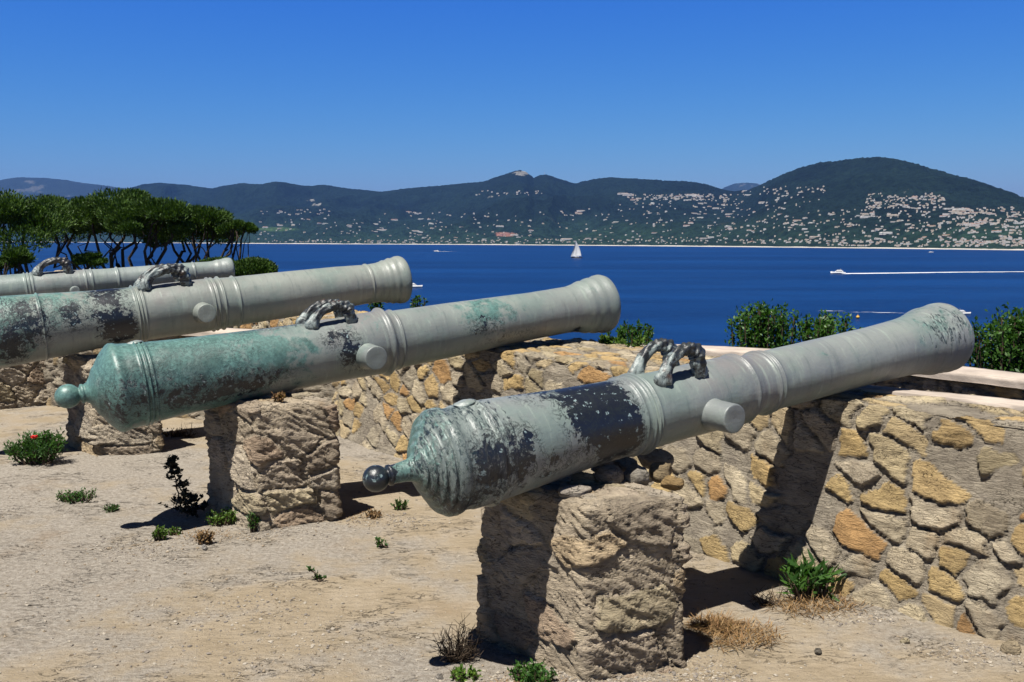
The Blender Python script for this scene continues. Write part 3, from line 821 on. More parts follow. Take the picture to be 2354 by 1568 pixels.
# --- 4
def rear4(r):
    R0 = r(0.1)
    return casc(-.30, .045, .03, [(-.22, .035), (-.15, .08), (-.06, .14), (-.03, R0*1.0), (0, R0*1.05), (.03, R0*1.03), (.05, R0)])
T4 = [(-240, 84), (-100, 78), (0, 73), (100, 69), (200, 63), (245, 58), (350, 53), (450, 48), (540, 46)]
mz4 = [(-.26, .104), (-.2, .106), (-.17, .113), (-.15, .118), (-.13, .115), (-.09, .124), (-.05, .130), (-.02, .128), (0, .118)]
c4 = cannon((-225, 690), 8.8, (533, 619), 31, T4, rear4, mz4,
    'slender pale grey bronze cannon, farthest and leftmost in the row', M4,
    {'dark': [(.9, 10, .1, 30, .3)], 'teal': [(.5, 0, .5, 90, .2)], 'crust': []},
    (1.15, 1.42, .065, .13, .034), (1.45, .04, .045, .06), 33,
    [(1.02, .02, .007), (1.05, .02, .007), (1.08, .02, .006), (1.56, .02, .006), (1.62, .02, .006), (1.86, .03, .008), (-.42, .02, .005)], seg=96)

# vent patches
def vent(root, t, r, L_, name='vent_patch'):
    V, f, c_ = rock_mesh(61, (L_, .035, .014), n=12)
    a0 = np.zeros(len(V.reshape(-1, 3)))
    me = mesh_arrays(name, V, [f], M['bronze_d'], attrs={'dark': a0+.2, 'teal': a0+.3, 'crust': a0+.3})
    link(name, me, root, (t, 0, r+.002))
vent(c1[0], .14, c1[1](.14), .055)
vent(c2[0], .13, c2[1](.13), .05)

# ------------------------------------------------------------------ sea
SEA = -30.0
t = NT('sea_water'); v = t.pos()
band = t.noise(t.pos(scale=(.0012, .006, 1)), 1.0, 4, .6)
rip = t.noise(t.pos(scale=(.22, .5, 1), rot=(0, 0, .3)), 1.0, 6, .62)
rip2 = t.noise(t.pos(scale=(.035, .09, 1), rot=(0, 0, -.2)), 1.0, 5, .6)
c = t.mix(t.map(band, .35, .68), (.0010, .018, .085), (.0036, .042, .17))
c = t.mix(t.map(rip, .40, .68, 0, .6), c, (.005, .046, .165))
c = t.mix(t.map(rip2, .45, .7, 0, .4), c, (.0010, .013, .068))
rip3 = t.noise(t.pos(scale=(.55, 1.6, 1), rot=(0, 0, .1)), 1.0, 5, .7)
c = t.mix(t.map(rip3, .54, .70, 0, .55), c, (.012, .065, .20))
c = t.mix(t.map(rip3, .46, .32, 0, .5), c, (.0008, .010, .055))
hh = t.math('ADD', t.math('MULTIPLY', rip, .6), rip2)
M['sea'] = t.out(c, .42, .10, t.bump(hh, .6, .6))
V = []; 
rr = np.array([60, 120, 250, 500, 1000, 2000, 4000, 8000, 16000, 32000, 60000.]); an = np.linspace(-1.25, 1.25, 60)+math.pi/2
RR, AA = np.meshgrid(rr, an, indexing='ij')
me = mesh_arrays('sea', np.stack([RR*np.cos(AA), RR*np.sin(AA), 0*RR+SEA], -1), [grid_faces(len(rr), len(an))[:, ::-1]], M['sea'])
tag(link('sea', me), 'deep blue bay with fine ripples', 'sea', kind='structure')

# ------------------------------------------------------------------ hills
SIL = [(-400, 470), (0, 462), (200, 450), (290, 437), (330, 424), (370, 420), (430, 425), (490, 433), (525, 426), (560, 421), (600, 424), (640, 417), (690, 425), (720, 428), (745, 424), (800, 433), (850, 438), (880, 441), (930, 434), (1000, 428), (1060, 422), (1110, 418), (1150, 404), (1170, 397), (1195, 391), (1210, 396), (1226, 409), (1240, 402), (1255, 401), (1280, 410), (1320, 422), (1360, 412), (1400, 408), (1460, 411), (1530, 415), (1590, 418), (1630, 426), (1660, 436), (1680, 440), (1715, 437), (1745, 424), (1790, 402), (1830, 386), (1880, 373), (1940, 366), (2000, 360), (2030, 361), (2080, 372), (2150, 392), (2230, 415), (2290, 433), (2353, 456), (2500, 500), (2700, 540)]
SHORE = [(-400, 556), (0, 556), (600, 560.5), (1100, 563), (1500, 566), (2000, 571), (2353, 575.5), (2700, 580)]
RD = [(-400, 15000), (0, 14500), (300, 11500), (600, 9500), (880, 9500), (1190, 8500), (1320, 8500), (1500, 7600), (1680, 7200), (1800, 5900), (2010, 5300), (2200, 4600), (2353, 4100), (2700, 3600)]
pxs = np.arange(-250, 2620, 1.6)
sy = np.interp(pxs, *zip(*SIL)); shy = np.interp(pxs, *zip(*SHORE)); rd = np.interp(pxs, *zip(*RD))
# smooth ridge distances
for _ in range(200): rd[1:-1] = (rd[:-2]+2*rd[1:-1]+rd[2:])/4
def slope_of(px, py):   # dz/dy and dx/dy of the ray
    x = (px-CX)/F; z = -(py-CY)/F; c, s = math.cos(PITCH), math.sin(PITCH)
    dy = c+z*s; return (-s+z*c)/dy, x/dy
sl_r, _ = slope_of(pxs, sy); sl_s, xdir = slope_of(pxs, shy)
ds = (SEA-H)/sl_s
ns = 250
S = np.linspace(-.02, 1.22, ns)[:, None]
Dm = ds[None]+(rd-ds)[None]*S
ridge_h = rd*sl_r+H
Sc = np.clip(S, 0, 1)
prof = Sc**1.18
plain = sst(0, .10, S)*0
Zm = SEA+(ridge_h-SEA)[None]*prof
Zm = np.where(S > 1, Zm-(S-1)*900, Zm)
Zm = np.where(S < 0, SEA+S*120, Zm)
Xm = Dm*xdir[None]; Ym = Dm+0*Xm
env = np.clip(S*4, 0, 1)*np.clip((1-S)*3.5, 0, 1)
rel = fbm(Xm/900, Ym/900, seed=401, oct=5)
gul = 1-np.abs(fbm(Xm/650+3, Ym/1400, seed=402, oct=4))*2.4
amp = np.clip((ridge_h-SEA), 80, 600)[None]
Zm = Zm+env*amp*(.22*rel+.17*gul-.07)
canopy = fbm(Xm/16, Ym/16, seed=403, oct=3)
Zm = Zm+np.clip(S*14, 0, 1)*(6.5*canopy+3.5*fbm(Xm/60, Ym/60, seed=404))
beach = (S > -.005) & (Zm < SEA+4.0)
px2 = pxs[None]+0*Zm
with np.errstate(all='ignore'):
    _, py2 = proj([Xm, Ym, Zm])
# colours: forest with tonal variation, rock, meadow, beach
n1 = fbm(Xm/420, Ym/420, seed=411, oct=4); n2 = fbm(Xm/38, Ym/38, seed=412, oct=4, gain=.6); n3 = fbm(Xm/130, Ym/130, seed=413, oct=4)
forest = np.array([.012, .024, .018])*(1+.45*n1+.38*n2)[..., None]
lo = sst(480, 545, py2)
forest = forest*(1-lo[..., None])+(np.array([.021, .044, .026])*(1+.5*n1+.5*n2)[..., None])*lo[..., None]
def blob(cx, cy, wx, wy, k=1.0): return np.exp(-(((px2-cx)/wx)**2+((py2-cy)/wy)**2)*k)
rock_m = np.maximum.reduce([blob(735, 471, 22, 7)*.85, blob(720, 462, 14, 6)*.8, blob(1198, 399, 20, 7)*1.1, blob(1165, 406, 25, 8)*.5, blob(1182, 446, 12, 6)*.62, blob(1120, 452, 30, 5)*.55,
                            blob(100, 440, 100, 16)*.4, blob(1200, 440, 60, 30)*.35, blob(1800, 432, 60, 16)*.45, blob(900, 428, 30, 6)*.4, blob(1600, 452, 60, 8)*.4, blob(2060, 440, 60, 8)*.4])
rm = sst(.52, .62, rock_m+.32*n3+.42*n2-.10)
forest = forest*(1-rm[..., None])+np.array([.27, .26, .25])*rm[..., None]*(1+.3*n2[..., None])
md = sst(.5, .7, np.maximum(blob(640, 527, 62, 7), blob(1480, 536, 50, 5)*.0)+.25*n3)
forest = forest*(1-md[..., None])+np.array([.06, .11, .04])*md[..., None]
red = sst(.45, .6, blob(1161, 539, 30, 6)+.2*n2)*.8
forest = forest*(1-red[..., None])+np.array([.42, .20, .16])*red[..., None]
bare = sst(.40, .52, n3+.30*n2-.12)*lo*.55
forest = forest*(1-bare[..., None])+np.array([.08, .08, .055])*bare[..., None]
bc = sst(5.5, 3.5, Zm-SEA) if False else (1-sst(1.5, 3.2, Zm-SEA))
bc = bc*(S > -.01)
forest = forest*(1-bc[..., None])+np.array([.72, .66, .58])*bc[..., None]
t = NT('hill_forest'); v = t.pos()
base = t.attr('Col', 'Color'); nn = t.noise(v, .035, 5, .7); nn2 = t.noise(v, .11, 4, .7)
c = t.mix(t.map(nn, .35, .68), t.mix(1.0, base, (.62, .66, .62), 'MULTIPLY'), t.mix(1.0, base, (1.35, 1.35, 1.3), 'MULTIPLY'))
M['forest'] = t.out(c, .95, .05, t.bump(t.math('ADD', nn, t.math('MULTIPLY', nn2, .5)), 1.0, 14))
me = mesh_arrays('hills', np.stack([Xm, Ym, Zm], -1), [grid_faces(ns, len(pxs))], M['forest'], cols=forest)
tag(link('hills', me), 'wooded hills across the bay with pale rock outcrops and a beach', 'hills', kind='structure')
# beach strip: low berm in front of the shore
bt = np.linspace(0, 1, 6)[:, None]
BX = (ds[None]+ (-35+75*bt))*xdir[None]; BY = ds[None]+(-35+75*bt)+0*BX
BZ = SEA-.6+4.0*np.clip(bt*1.3, 0, 1)*(1+.7*fbm(BX/70, BX/500, seed=8))
M['beach'] = simple('beach_sand', (.60, .56, .50), .95, .1, .1, .01)
me = mesh_arrays('beach', np.stack([BX, BY, BZ], -1), [grid_faces(6, len(pxs))], M['beach'])
tag(link('beach', me), 'thin pale sandy beach along the far shore', 'beach', kind='structure')

# distant blue ridges behind
def far_ridge(sil, dist, depth, name, label, seed):
    p = np.arange(sil[0][0], sil[-1][0], 1.5); y = np.interp(p, *zip(*sil))
    sl, xd = slope_of(p, y); s = np.linspace(0, 1.3, 60)[:, None]
    Dd = dist-depth+depth*s; hz = (dist*sl+H)
    Zf = SEA+(hz-SEA)[None]*np.clip(s, 0, 1)**.8-np.clip(s-1, 0, 1)*1500
    Xf = Dd*xd[None]; Yf = Dd+0*Xf
    Zf = Zf+np.clip((1-s)*4, 0, 1)*60*fbm(Xf/900, Yf/900, seed=seed)+8*fbm(Xf/40, Yf/40, seed=seed+1)
    n_ = fbm(Xf/300, Yf/300, seed=seed+2, oct=5)
    cc = np.array([.035, .052, .04])*(1+.3*n_)[..., None]
    rk = sst(.22, .4, n_+.25*fbm(Xf/60, Yf/60, seed=seed+4))[..., None]*.35; cc = cc*(1-rk)+np.array([.3, .28, .26])*rk
    me = mesh_arrays(name, np.stack([Xf, Yf, Zf], -1), [grid_faces(60, len(p))], M['forest'], cols=cc)
    tag(link(name, me), label, 'hills', kind='structure')
far_ridge([(-260, 445), (-100, 424), (0, 414), (25, 409), (45, 407), (110, 409), (150, 413), (190, 420), (250, 427), (290, 433), (340, 445), (420, 470)], 19000, 3500, 'distant_hills', 'far blue flat topped ridge at the left', 501)
far_ridge([(1610, 470), (1640, 447), (1665, 430), (1690, 421), (1715, 419), (1740, 421), (1780, 440), (1800, 460)], 19000, 2000, 'distant_hills', 'small far blue hump left of the large hill', 511)

def hill_point(px, py):
    j = int(np.clip((px-pxs[0])/1.6, 0, len(pxs)-1))
    col = py2[:, j]; i = np.argmax(col[8:] <= py)+8
    return np.array([Xm[i, j], Ym[i, j], Zm[i, j]])

# ------------------------------------------------------------------ houses
hm = [simple('white_render', (.62, .61, .59), .9, .1, .06, .2), simple('cream_render', (.58, .52, .43), .9, .1, .06, .2), simple('pink_render', (.62, .36, .30), .9, .1, .08, .2)]
rm_ = [simple('pale_roof', (.55, .46, .40), .9, .1, .12, .2), simple('tile_roof', (.46, .27, .20), .9, .1, .15, .2), simple('white_roof', (.66, .65, .62), .9, .1, .06, .2)]
wm_ = simple('window_dark', (.05, .06, .08), .3, .4, .1, .3)
def house_mesh(kind):
    mb = MB()
    def wing(cx, cy, w_, d_, h_, roof, ov=.5):
        mb.box((cx, cy, h_/2-3), (w_, d_, h_+6), 0)
        hw, hd, rh = w_/2+ov, d_/2+ov, roof
        if rh > 0:
            ins = min(hd, hw)*.9
            V = [(-hw, -hd, 0), (hw, -hd, 0), (hw, hd, 0), (-hw, hd, 0), (-hw+ins, 0, rh), (hw-ins, 0, rh)]
            V = np.array(V)+np.array([cx, cy, h_+.02])
            mb.add(V, [[0, 1, 5, 4], [2, 3, 4, 5]], 1); mb.add(V, [[1, 2, 5], [3, 0, 4]], 1); mb.add(V, [[0, 3, 2, 1]], 1)
        k = max(2, int(w_/4.5))
        for i in range(k):
            for fl in range(max(1, int(h_/3.2))):
                x = cx-w_/2+w_*(i+.5)/k
                mb.box((x, cy-d_/2-.02, 1.7+fl*3.1), (1.3, .12, 1.4), 2)
    if kind == 0: wing(0, 0, 16, 10, 6, 2.6)
    elif kind == 1: wing(0, 0, 20, 10, 6, 2.6); wing(12, -4, 9, 12, 4, 2)
    elif kind == 2: wing(0, 0, 40, 11, 8, 2.4); wing(-14, -6, 10, 10, 6, 2)
    elif kind == 3: wing(0, 0, 12, 11, 9, 2.4)
    elif kind == 4: wing(0, 0, 30, 12, 11, 0); wing(18, 2, 12, 10, 8, 0)
    elif kind == 5: wing(0, 0, 13, 9, 4, 2.4); wing(-9, 3, 10, 9, 6.5, 2.4)
    return mb
HM = {}
def get_house(kind, wc, rc):
    if (kind, wc, rc) not in HM:
        HM[(kind, wc, rc)] = house_mesh(kind).mesh('villa', [hm[wc], rm_[rc], wm_])
    return HM[(kind, wc, rc)]
zones = [ # x0,x1,y0,y1,n,name,smin,smax,weights kind
 (1985, 2165, 447, 482, 44, 'in the hamlet high on the right hill', .8, 1.5, (0, 3, 5, 1)),
 (2165, 2353, 478, 520, 36, 'in rows on the big hill shoulder', 1.0, 1.8, (1, 2, 4, 5)),
 (2150, 2353, 515, 562, 32, 'near the right end of the far shore', .8, 1.5, (0, 1, 2, 5)),
 (1880, 2150, 482, 560, 42, 'in woods below the big hill', .8, 1.9, (0, 1, 2, 5)),
 (1690, 1880, 440, 556, 36, 'on the big hill left flank', .8, 1.6, (0, 1, 2, 5)),
 (1420, 1690, 448, 482, 22, 'high up left of the big hill', .9, 1.8, (1, 2, 5)),
 (1340, 1690, 482, 556, 36, 'in woods behind the sailing boat', .8, 1.6, (0, 1, 2, 5)),
 (880, 1340, 488, 556, 34, 'in woods below the rocky summit', .8, 1.7, (0, 1, 2, 5)),
 (590, 880, 500, 556, 16, 'in the plain beside the pines', .9, 1.8, (0, 1, 2, 5))]
rng = random.Random(99); cnt = 0; spots = []
colword = {0: 'white', 1: 'cream', 2: 'pink'}; roofword = {0: 'pale', 1: 'terracotta', 2: 'white'}
kindword = {0: 'small single', 1: 'L shaped', 2: 'long low', 3: 'tall narrow', 4: 'long flat topped', 5: 'two winged'}
def put_house(px, py, kind, wc, rc, sc, label, group, stack=True):
    q = hill_point(px, py)
    k = q[1]/5500*.85+.25
    o = link('villa', get_house(kind, wc, rc)); o.location = (q[0], q[1], q[2]+.2)
    ang = math.atan2(q[0], q[1]); o.rotation_euler.z = -ang+rng.uniform(-.35, .35)
    s_ = sc*max(.75, k)*.54; o.scale = (s_*rng.uniform(1.0, 1.7), s_, s_*rng.uniform(.55, .9))
    tag(o, label, 'house', group)
    return o
for (x0, x1, y0, y1, n, zn, smin, smax, kinds) in zones:
    cl = [(rng.uniform(x0, x1), rng.uniform(y0, y1)) for _ in range(max(4, n//4))]
    for i in range(n):
        if rng.random() < .6:
            c_ = rng.choice(cl); px = c_[0]+rng.gauss(0, 11); py = c_[1]+rng.gauss(0, 2.6)
        else: px = rng.uniform(x0, x1); py = rng.uniform(y0, y1)
        px = min(max(px, x0), x1); py = min(max(py, y0), y1)
        if x0 == 1985 and py < 447+abs(px-2110)*.12: py += 8
        kd = rng.choice(kinds); wc = 0 if rng.random() < .75 else 1; rc = rng.choice((0, 0, 1, 2))
        if kd == 4: rc = 2
        put_house(px, py, kd, wc, rc, rng.uniform(smin, smax), '%s %s house, %s roof, %s' % (kindword[kd], colword[wc], roofword[rc], zn), 'houses '+zn)
        cnt += 1
sp = [(1161, 541, 2, 2, 1, 2.4, 'wide pink red building above the beach left of the sailing boat'), (2085, 563, 4, 0, 2, 1.2, 'widest white building on the beach below the right hill'),
      (2128, 565, 4, 1, 0, .9, 'low cream building on the beach right of the widest white one'), (1728, 556, 1, 2, 1, 1.0, 'pink house close to the shore under the big hill'),
      (872, 556, 4, 1, 2, 1.3, 'pale boxy waterfront building on the shore above the pale cannon muzzle'), (1190, 562, 4, 0, 0, .9, 'low white beach building left of the sailing boat')]
for (px, py, kd, wc, rc, sc, lb) in sp: put_house(px, py, kd, wc, rc, sc, lb, 'buildings along the far beach'); cnt += 1
# further small dwellings in one object
mb = MB(); rngn = np.random.default_rng(12)
for (x0, x1, y0, y1, n, *_r) in zones+[(600, 1900, 552, 561, 90), (1900, 2353, 556, 569, 50), (600, 760, 484, 498, 10), (1080, 1260, 440, 452, 8), (1440, 1680, 448, 462, 30), (1750, 1900, 430, 450, 12)]:
    for i in range(int(n*2.8)):
        px, py = rngn.uniform(x0, x1), rngn.uniform(y0, y1)
        q = hill_point(px, py); s_ = rngn.uniform(.35, .8)*max(.75, q[1]/5500); w_, d_, h_ = rngn.uniform(8, 22)*s_, 9*s_, rngn.uniform(4, 7)*s_
        rz = -math.atan2(q[0], q[1])+rngn.uniform(-.4, .4)
        mb.box((q[0], q[1], q[2]+h_/2-1), (w_, d_, h_+4), int(rngn.integers(0, 2)), rz); mb.box((q[0], q[1], q[2]+h_+1.55), (w_*.8, d_*.7, 1.1), 2+int(rngn.integers(0, 2)), rz)
o = mb.build('distant_houses', [hm[0], hm[1], rm_[0], rm_[1]])
tag(o, 'countless smaller pale houses scattered through the far wooded slopes', 'houses', kind='stuff')
print('houses', cnt)
# radio mast on the second summit
q = hill_point(1251, 402); mb = MB(); mb.tube([(0, 0, -5), (0, 0, 26)], [1.6, .9], 6); mb.tube([(-3, 0, 18), (3, 0, 18)], .7, 5)
o = mb.build('radio_mast', M['metal'], loc=tuple(q)); tag(o, 'thin radio mast on the summit right of the rocky peak', 'mast')

# ------------------------------------------------------------------ boats
def sea_at(px, py): return at_z(px, py, SEA)
def hull(mb, L, B, Hh, mi=0, bow=1.0, z0=0.0, flare=.75):
    n = 16; rows = []
    for i in range(n):
        s = i/(n-1); x = -L/2+L*s
        w_ = B/2*(1-max(0, (s-.45)/.55)**2.2)*(.88+.12*min(1, s*4)); w_ = max(w_, .02)
        sh = Hh*(1+.35*bow*s*s)
        xx = x
        rows.append([(xx, -w_, z0+sh), (xx-.02*L*s, -w_*flare, z0+sh*.35), (xx-.05*L*s, -w_*.3, z0-.4), (xx-.05*L*s, w_*.3, z0-.4), (xx-.02*L*s, w_*flare, z0+sh*.35), (xx, w_, z0+sh)])
    V = np.array(rows); mb.add(V.reshape(-1, 3), grid_faces(n, 6, True), mi)
    mb.add(V[0], [[0, 1, 2, 3], [0, 3, 4, 5]], mi)
def sailboat(px, py, hpx):
    q = sea_at(px, py); d = q[1]; hm_ = hpx*d/F
    root = thing('sailing_boat', 'white sailed yacht with dark hull sailing in mid bay', 'sailing boat', tuple(q))
    L = hm_*.66
    mb = MB(); hull(mb, L, L*.28, L*.09); mb.build('hull', M['navy'], root, True)
    mb = MB(); mb.box((-.02*L, 0, L*.115), (L*.38, L*.14, L*.045)); mb.build('cabin', M['white'], root)
    mb = MB(); mb.tube([(.08*L, 0, 0), (.08*L, 0, hm_)], [.12, .08], 8); mb.tube([(.08*L, 0, L*.17), (-.42*L, .02*L, L*.17)], .1, 6); mb.build('mast', M['metal'], root)
    def sail(A, B_, C_, belly, name):
        A, B_, C_ = map(np.array, (A, B_, C_)); n = 14; rows = []
        for i in range(n):
            s = i/(n-1); a = A+(C_-A)*s; b = B_+(C_-B_)*s; w_ = 1-s
            row = []
            for j in range(n):
                k = j/(n-1); p = a+(b-a)*k+np.array([0, 1, 0])*belly*math.sin(math.pi*k)*math.sin(math.pi*min(1, s*.9+.1))+(np.array([-.08*L, 0, 0])*math.sin(math.pi*s)*k if name == 'mainsail' else 0)
                row.append(p)
            rows.append(row)
        V = np.array(rows); V2 = V+np.array([0, .05, 0])
        m_ = MB(); m_.add(V.reshape(-1, 3), grid_faces(n, n)); m_.add(V2.reshape(-1, 3), grid_faces(n, n)[:, ::-1]); m_.build(name, M['sail'], root, True)
    sail((.07*L, 0, L*.2), (-.40*L, 0, L*.2), (.07*L, 0, hm_*.985), -.05*L, 'mainsail')
    sail((.52*L, 0, L*.13), (.0*L, -.09*L, L*.17), (.09*L, 0, hm_*.93), -.07*L, 'jib')
    root.rotation_euler.z = math.pi*.94
    return root
sailboat(1325, 593.5, 40)
def motorboat(px, py, lpx, name, label, heading, fly=True):
    q = sea_at(px, py); L = lpx*q[1]/F
    root = thing(name, label, 'motor boat', tuple(q)); root.rotation_euler.z = heading
    mb = MB(); hull(mb, L, L*.27, L*.12); mb.build('hull', M['white'], root, True)
    mb = MB()
    def cab(x0, x1, z0, z1, w_, rake):
        V = np.array([(x0, -w_, z0), (x1, -w_, z0), (x1-rake, -w_*.8, z1), (x0+rake*.2, -w_*.8, z1), (x0, w_, z0), (x1, w_, z0), (x1-rake, w_*.8, z1), (x0+rake*.2, w_*.8, z1)])*L
        mb.add(V, [[0, 1, 2, 3], [5, 4, 7, 6], [1, 5, 6, 2], [4, 0, 3, 7], [3, 2, 6, 7]])
    cab(-.35, .22, .12, .22, .10, .12); 
    if fly: cab(-.25, .08, .225, .28, .08, .07)
    mb.build('cabin', M['white'], root)
    mb = MB(); mb.box((-.06*L, 0, .175*L), (.42*L, .185*L, .03*L)); mb.build('windows', M['glass'], root)
    mb = MB(); mb.tube([(-.15*L, 0, .26*L), (-.19*L, 0, .38*L)], .012*L, 5); mb.build('antenna', M['metal'], root)
    return root
motorboat(1925, 630, 34, 'motor_boat', 'white motor yacht speeding left with long white wake', math.pi)
motorboat(951, 662, 40, 'motor_boat', 'white motor cruiser on blue water just right of the pale cannon muzzle', .08)
motorboat(2212, 724, 40, 'motor_boat', 'white motor boat peeping out beside the nearest cannon muzzle', .1)
motorboat(1003, 578.5, 12, 'motor_boat', 'tiny white speedboat near the far shore', math.pi, False)
motorboat(2140, 581, 12, 'motor_boat', 'tiny white boat moored off the beach at right', .2, False)
q = sea_at(1971, 733); mb = MB()
n = 10; th = np.linspace(0, math.pi, n); prf = [(0.7*math.sin(a), .7-1.1*math.cos(a)*.6) for a in th]
V = np.array([[(r*math.cos(p), r*math.sin(p), z) for p in np.arange(14)/14*2*math.pi] for r, z in prf]); mb.add(V.reshape(-1, 3), grid_faces(n, 14, True)); mb.tube([(0, 0, 1.2), (0, 0, 1.9)], .12, 6)
o = mb.build('buoy', M['yellow'], smooth=True, loc=tuple(q)); tag(o, 'small yellow mooring buoy floating right of the shrubs', 'buoy')
# wakes
t = NT('foam'); v = t.pos(); fo = t.noise(t.pos(scale=(.06, .2, 1)), 1, 6, .7)
a = t.attr('fade'); msk = t.map(t.math('ADD', a, t.math('MULTIPLY', t.math('SUBTRACT', fo, .5), 1.4)), .38, .62)
p = t.n('ShaderNodeBsdfPrincipled'); t.i(p.inputs['Base Color'], (.52, .53, .56)); p.inputs['Roughness'].default_value = .9
tr = t.n('ShaderNodeBsdfTransparent'); mx = t.n('ShaderNodeMixShader'); t.i(mx.inputs[0], msk); t.L.new(tr.outputs[0], mx.inputs[1]); t.L.new(p.outputs[0], mx.inputs[2])
o_ = t.n('ShaderNodeOutputMaterial'); t.L.new(mx.outputs[0], o_.inputs[0]); M['foam'] = t.m
def wake(pts, w0, w1, f0, f1, label):
    P = np.array([at_z(x, y, SEA+.12)[:2] for x, y in pts]); n = 90; k = 7
    s = np.linspace(0, 1, n); ss = np.concatenate([[0], np.cumsum(np.linalg.norm(np.diff(P, axis=0), axis=1))]); ss /= ss[-1]
    C = np.stack([np.interp(s, ss, P[:, 0]), np.interp(s, ss, P[:, 1])], 1); T = np.gradient(C, axis=0); T /= np.linalg.norm(T, axis=1)[:, None]; Nn = np.stack([-T[:, 1], T[:, 0]], 1)
    w_ = (w0+(w1-w0)*s)*(1+.25*fbm(s*30, s*0, seed=6))
    rows = []; fd = []
    for j in range(k):
        c_ = j/(k-1)*2-1
        rows.append(np.concatenate([C+Nn*(w_*c_)[:, None], np.full((n, 1), SEA+.12+.25*(1-c_*c_))], 1)); fd.append((f0+(f1-f0)*s)*(1-abs(c_)**2.5))
    me = mesh_arrays('wake', np.stack(rows), [grid_faces(k, n)], M['foam'], attrs={'fade': np.stack(fd)})
    o = link('wake', me); tag(o, label, 'wake', kind='stuff')
wake([(1928, 629.5), (2050, 628), (2200, 626), (2500, 624)], 11, 8, 1.2, .55, 'long straight white wake trailing the speeding motor yacht')
wake([(2192, 725), (2080, 721), (1950, 717), (1800, 712), (1690, 706)], 6, 8, .50, .20, 'faint pale wake crossing the water above the shrubs')
wake([(1006, 578.5), (1025, 578.4), (1050, 578.4)], 12, 16, .9, .3, 'thin white wake of the tiny speedboat near the far shore')

# ------------------------------------------------------------------ trees
def pine(name, x, y, z0, trunk_base_off, crown_c, crown_r, nleaf, seed, label, lean=None, thick=None):
    """umbrella pine: forked trunk and limbs, flat crown of needle tufts.  crown_c absolute"""
    rng = np.random.default_rng(seed)
    root = thing(name, label, 'pine tree', (x, y, z0), 'umbrella pines beyond the battery wall')
    cc = np.array(crown_c)-np.array([x, y, z0]); rx, ry, rz = crown_r
    # clumps
    nc = int(13*rx*ry/6)+9
    cl = []
    for i in range(nc):
        a = rng.uniform(0, 2*math.pi); r = math.sqrt(rng.uniform(0, 1))*rng.uniform(.75, 1.12)
        zt = (1-r*r)*rz*.75
        cl.append([cc[0]+rx*r*math.cos(a), cc[1]+ry*r*math.sin(a), cc[2]+zt-rz*.35+rng.normal()*rz*.30])
    cl = np.array(cl); cs = rng.uniform(.35, 1.05, nc)*(rz/1.15)
    # trunk and limbs
    mb = MB(); fork = np.array([cc[0]*.35, cc[1]*.35, cc[2]*.45]); r0 = .17+.03*rx
    def wig(a, b, n=7, w_=.12):
        s = np.linspace(0, 1, n)[:, None]; p = a+(b-a)*s; L = np.linalg.norm(b-a)
        off = rng.normal(size=(n, 3))*w_*L*.35; off[0] = off[-1] = 0; return p+off*np.sin(s*math.pi)
    mb.tube(wig(np.zeros(3)-np.array([0, 0, 1.0]), fork, 9, .10), np.linspace(r0*1.2, r0*.9, 9), 9)
    nl = 4
    for i in range(nl):
        a = i/nl*2*math.pi+rng.uniform(-.3, .3); st_ = fork*(1-.25*rng.random())
        e = np.array([cc[0]+rx*.5*math.cos(a), cc[1]+ry*.5*math.sin(a), cc[2]-rz*.15])
        P_ = wig(st_, e, 9, .20); mb.tube(P_, np.linspace(r0*.62, r0*.22, 9), 7)
        for k in range(2):
            j = rng.integers(4, 9); t_ = cl[rng.integers(0, nc)]
            if np.linalg.norm((t_-P_[j])[:2]) > rx*.9: continue
            mb.tube(wig(P_[j], t_, 6, .22), np.linspace(r0*.22, r0*.06, 6), 5)
    for k in range(3):   # bare dead twigs under the crown
        t_ = fork+np.array([rng.uniform(-rx, rx)*.7, rng.uniform(-ry, ry)*.6, rng.uniform(.0, cc[2]*.35)])
        mb.tube(wig(fork+(np.array([0, 0, .3])), t_, 7, .25), np.linspace(r0*.18, r0*.05, 7), 5)
    mb.build('trunk', M['bark'], root, True)
    per = nleaf//nc; C = []; D = []
    for c_, s_ in zip(cl, cs):
        d = rvec(rng, per); r = rng.uniform(.35, 1, per)**.6
        p = c_+d*r[:, None]*s_*np.array([1.25, 1.25, .62])
        C.append(p); dd = d*.7+np.array([0, 0, .9])+rng.normal(size=(per, 3))*.35; D.append(dd/np.linalg.norm(dd, axis=1)[:, None])
    C = np.concatenate(C); D = np.concatenate(D)
    mb = MB(); mb.leaves(C, rng.uniform(.12, .26, len(C)), rng.uniform(.045, .09, len(C)), D, rvec(rng, len(C)))
    mb.build('crown', M['pine'], root)
    return root
DT = 55.0
def tree_px(cx, cy, wpx, hpx, dist, base_px, seed, n, label, gz=-7.5):
    c_ = at_y(cx, cy, dist); b_ = at_y(base_px, 640, dist)
    k = dist/F
    pine('pine_tree', b_[0], b_[1], gz, 0, c_, (wpx*k/2, wpx*k/2*.8, hpx*k/2), n, seed, label)
tree_px(20, 506, 200, 125, 50, 40, 1, 26000, 'dense dark umbrella pine cut by the left edge of the view')
tree_px(160, 500, 200, 100, 58, 200, 2, 26000, 'broad umbrella pine with slanting trunk behind the farthest cannon handles')
tree_px(268, 494, 215, 108, 55, 245, 3, 30000, 'tallest broad umbrella pine in the middle of the grove')
tree_px(350, 508, 180, 104, 52, 305, 4, 26000, 'umbrella pine with thick forked trunk right of the tallest')
tree_px(428, 514, 160, 86, 56, 400, 5, 20000, 'umbrella pine with pale bare twigs near the right end of the grove')
tree_px(474, 518, 116, 78, 54, 455, 6, 12000, 'thinly leaved umbrella pine second from the right end of the grove')
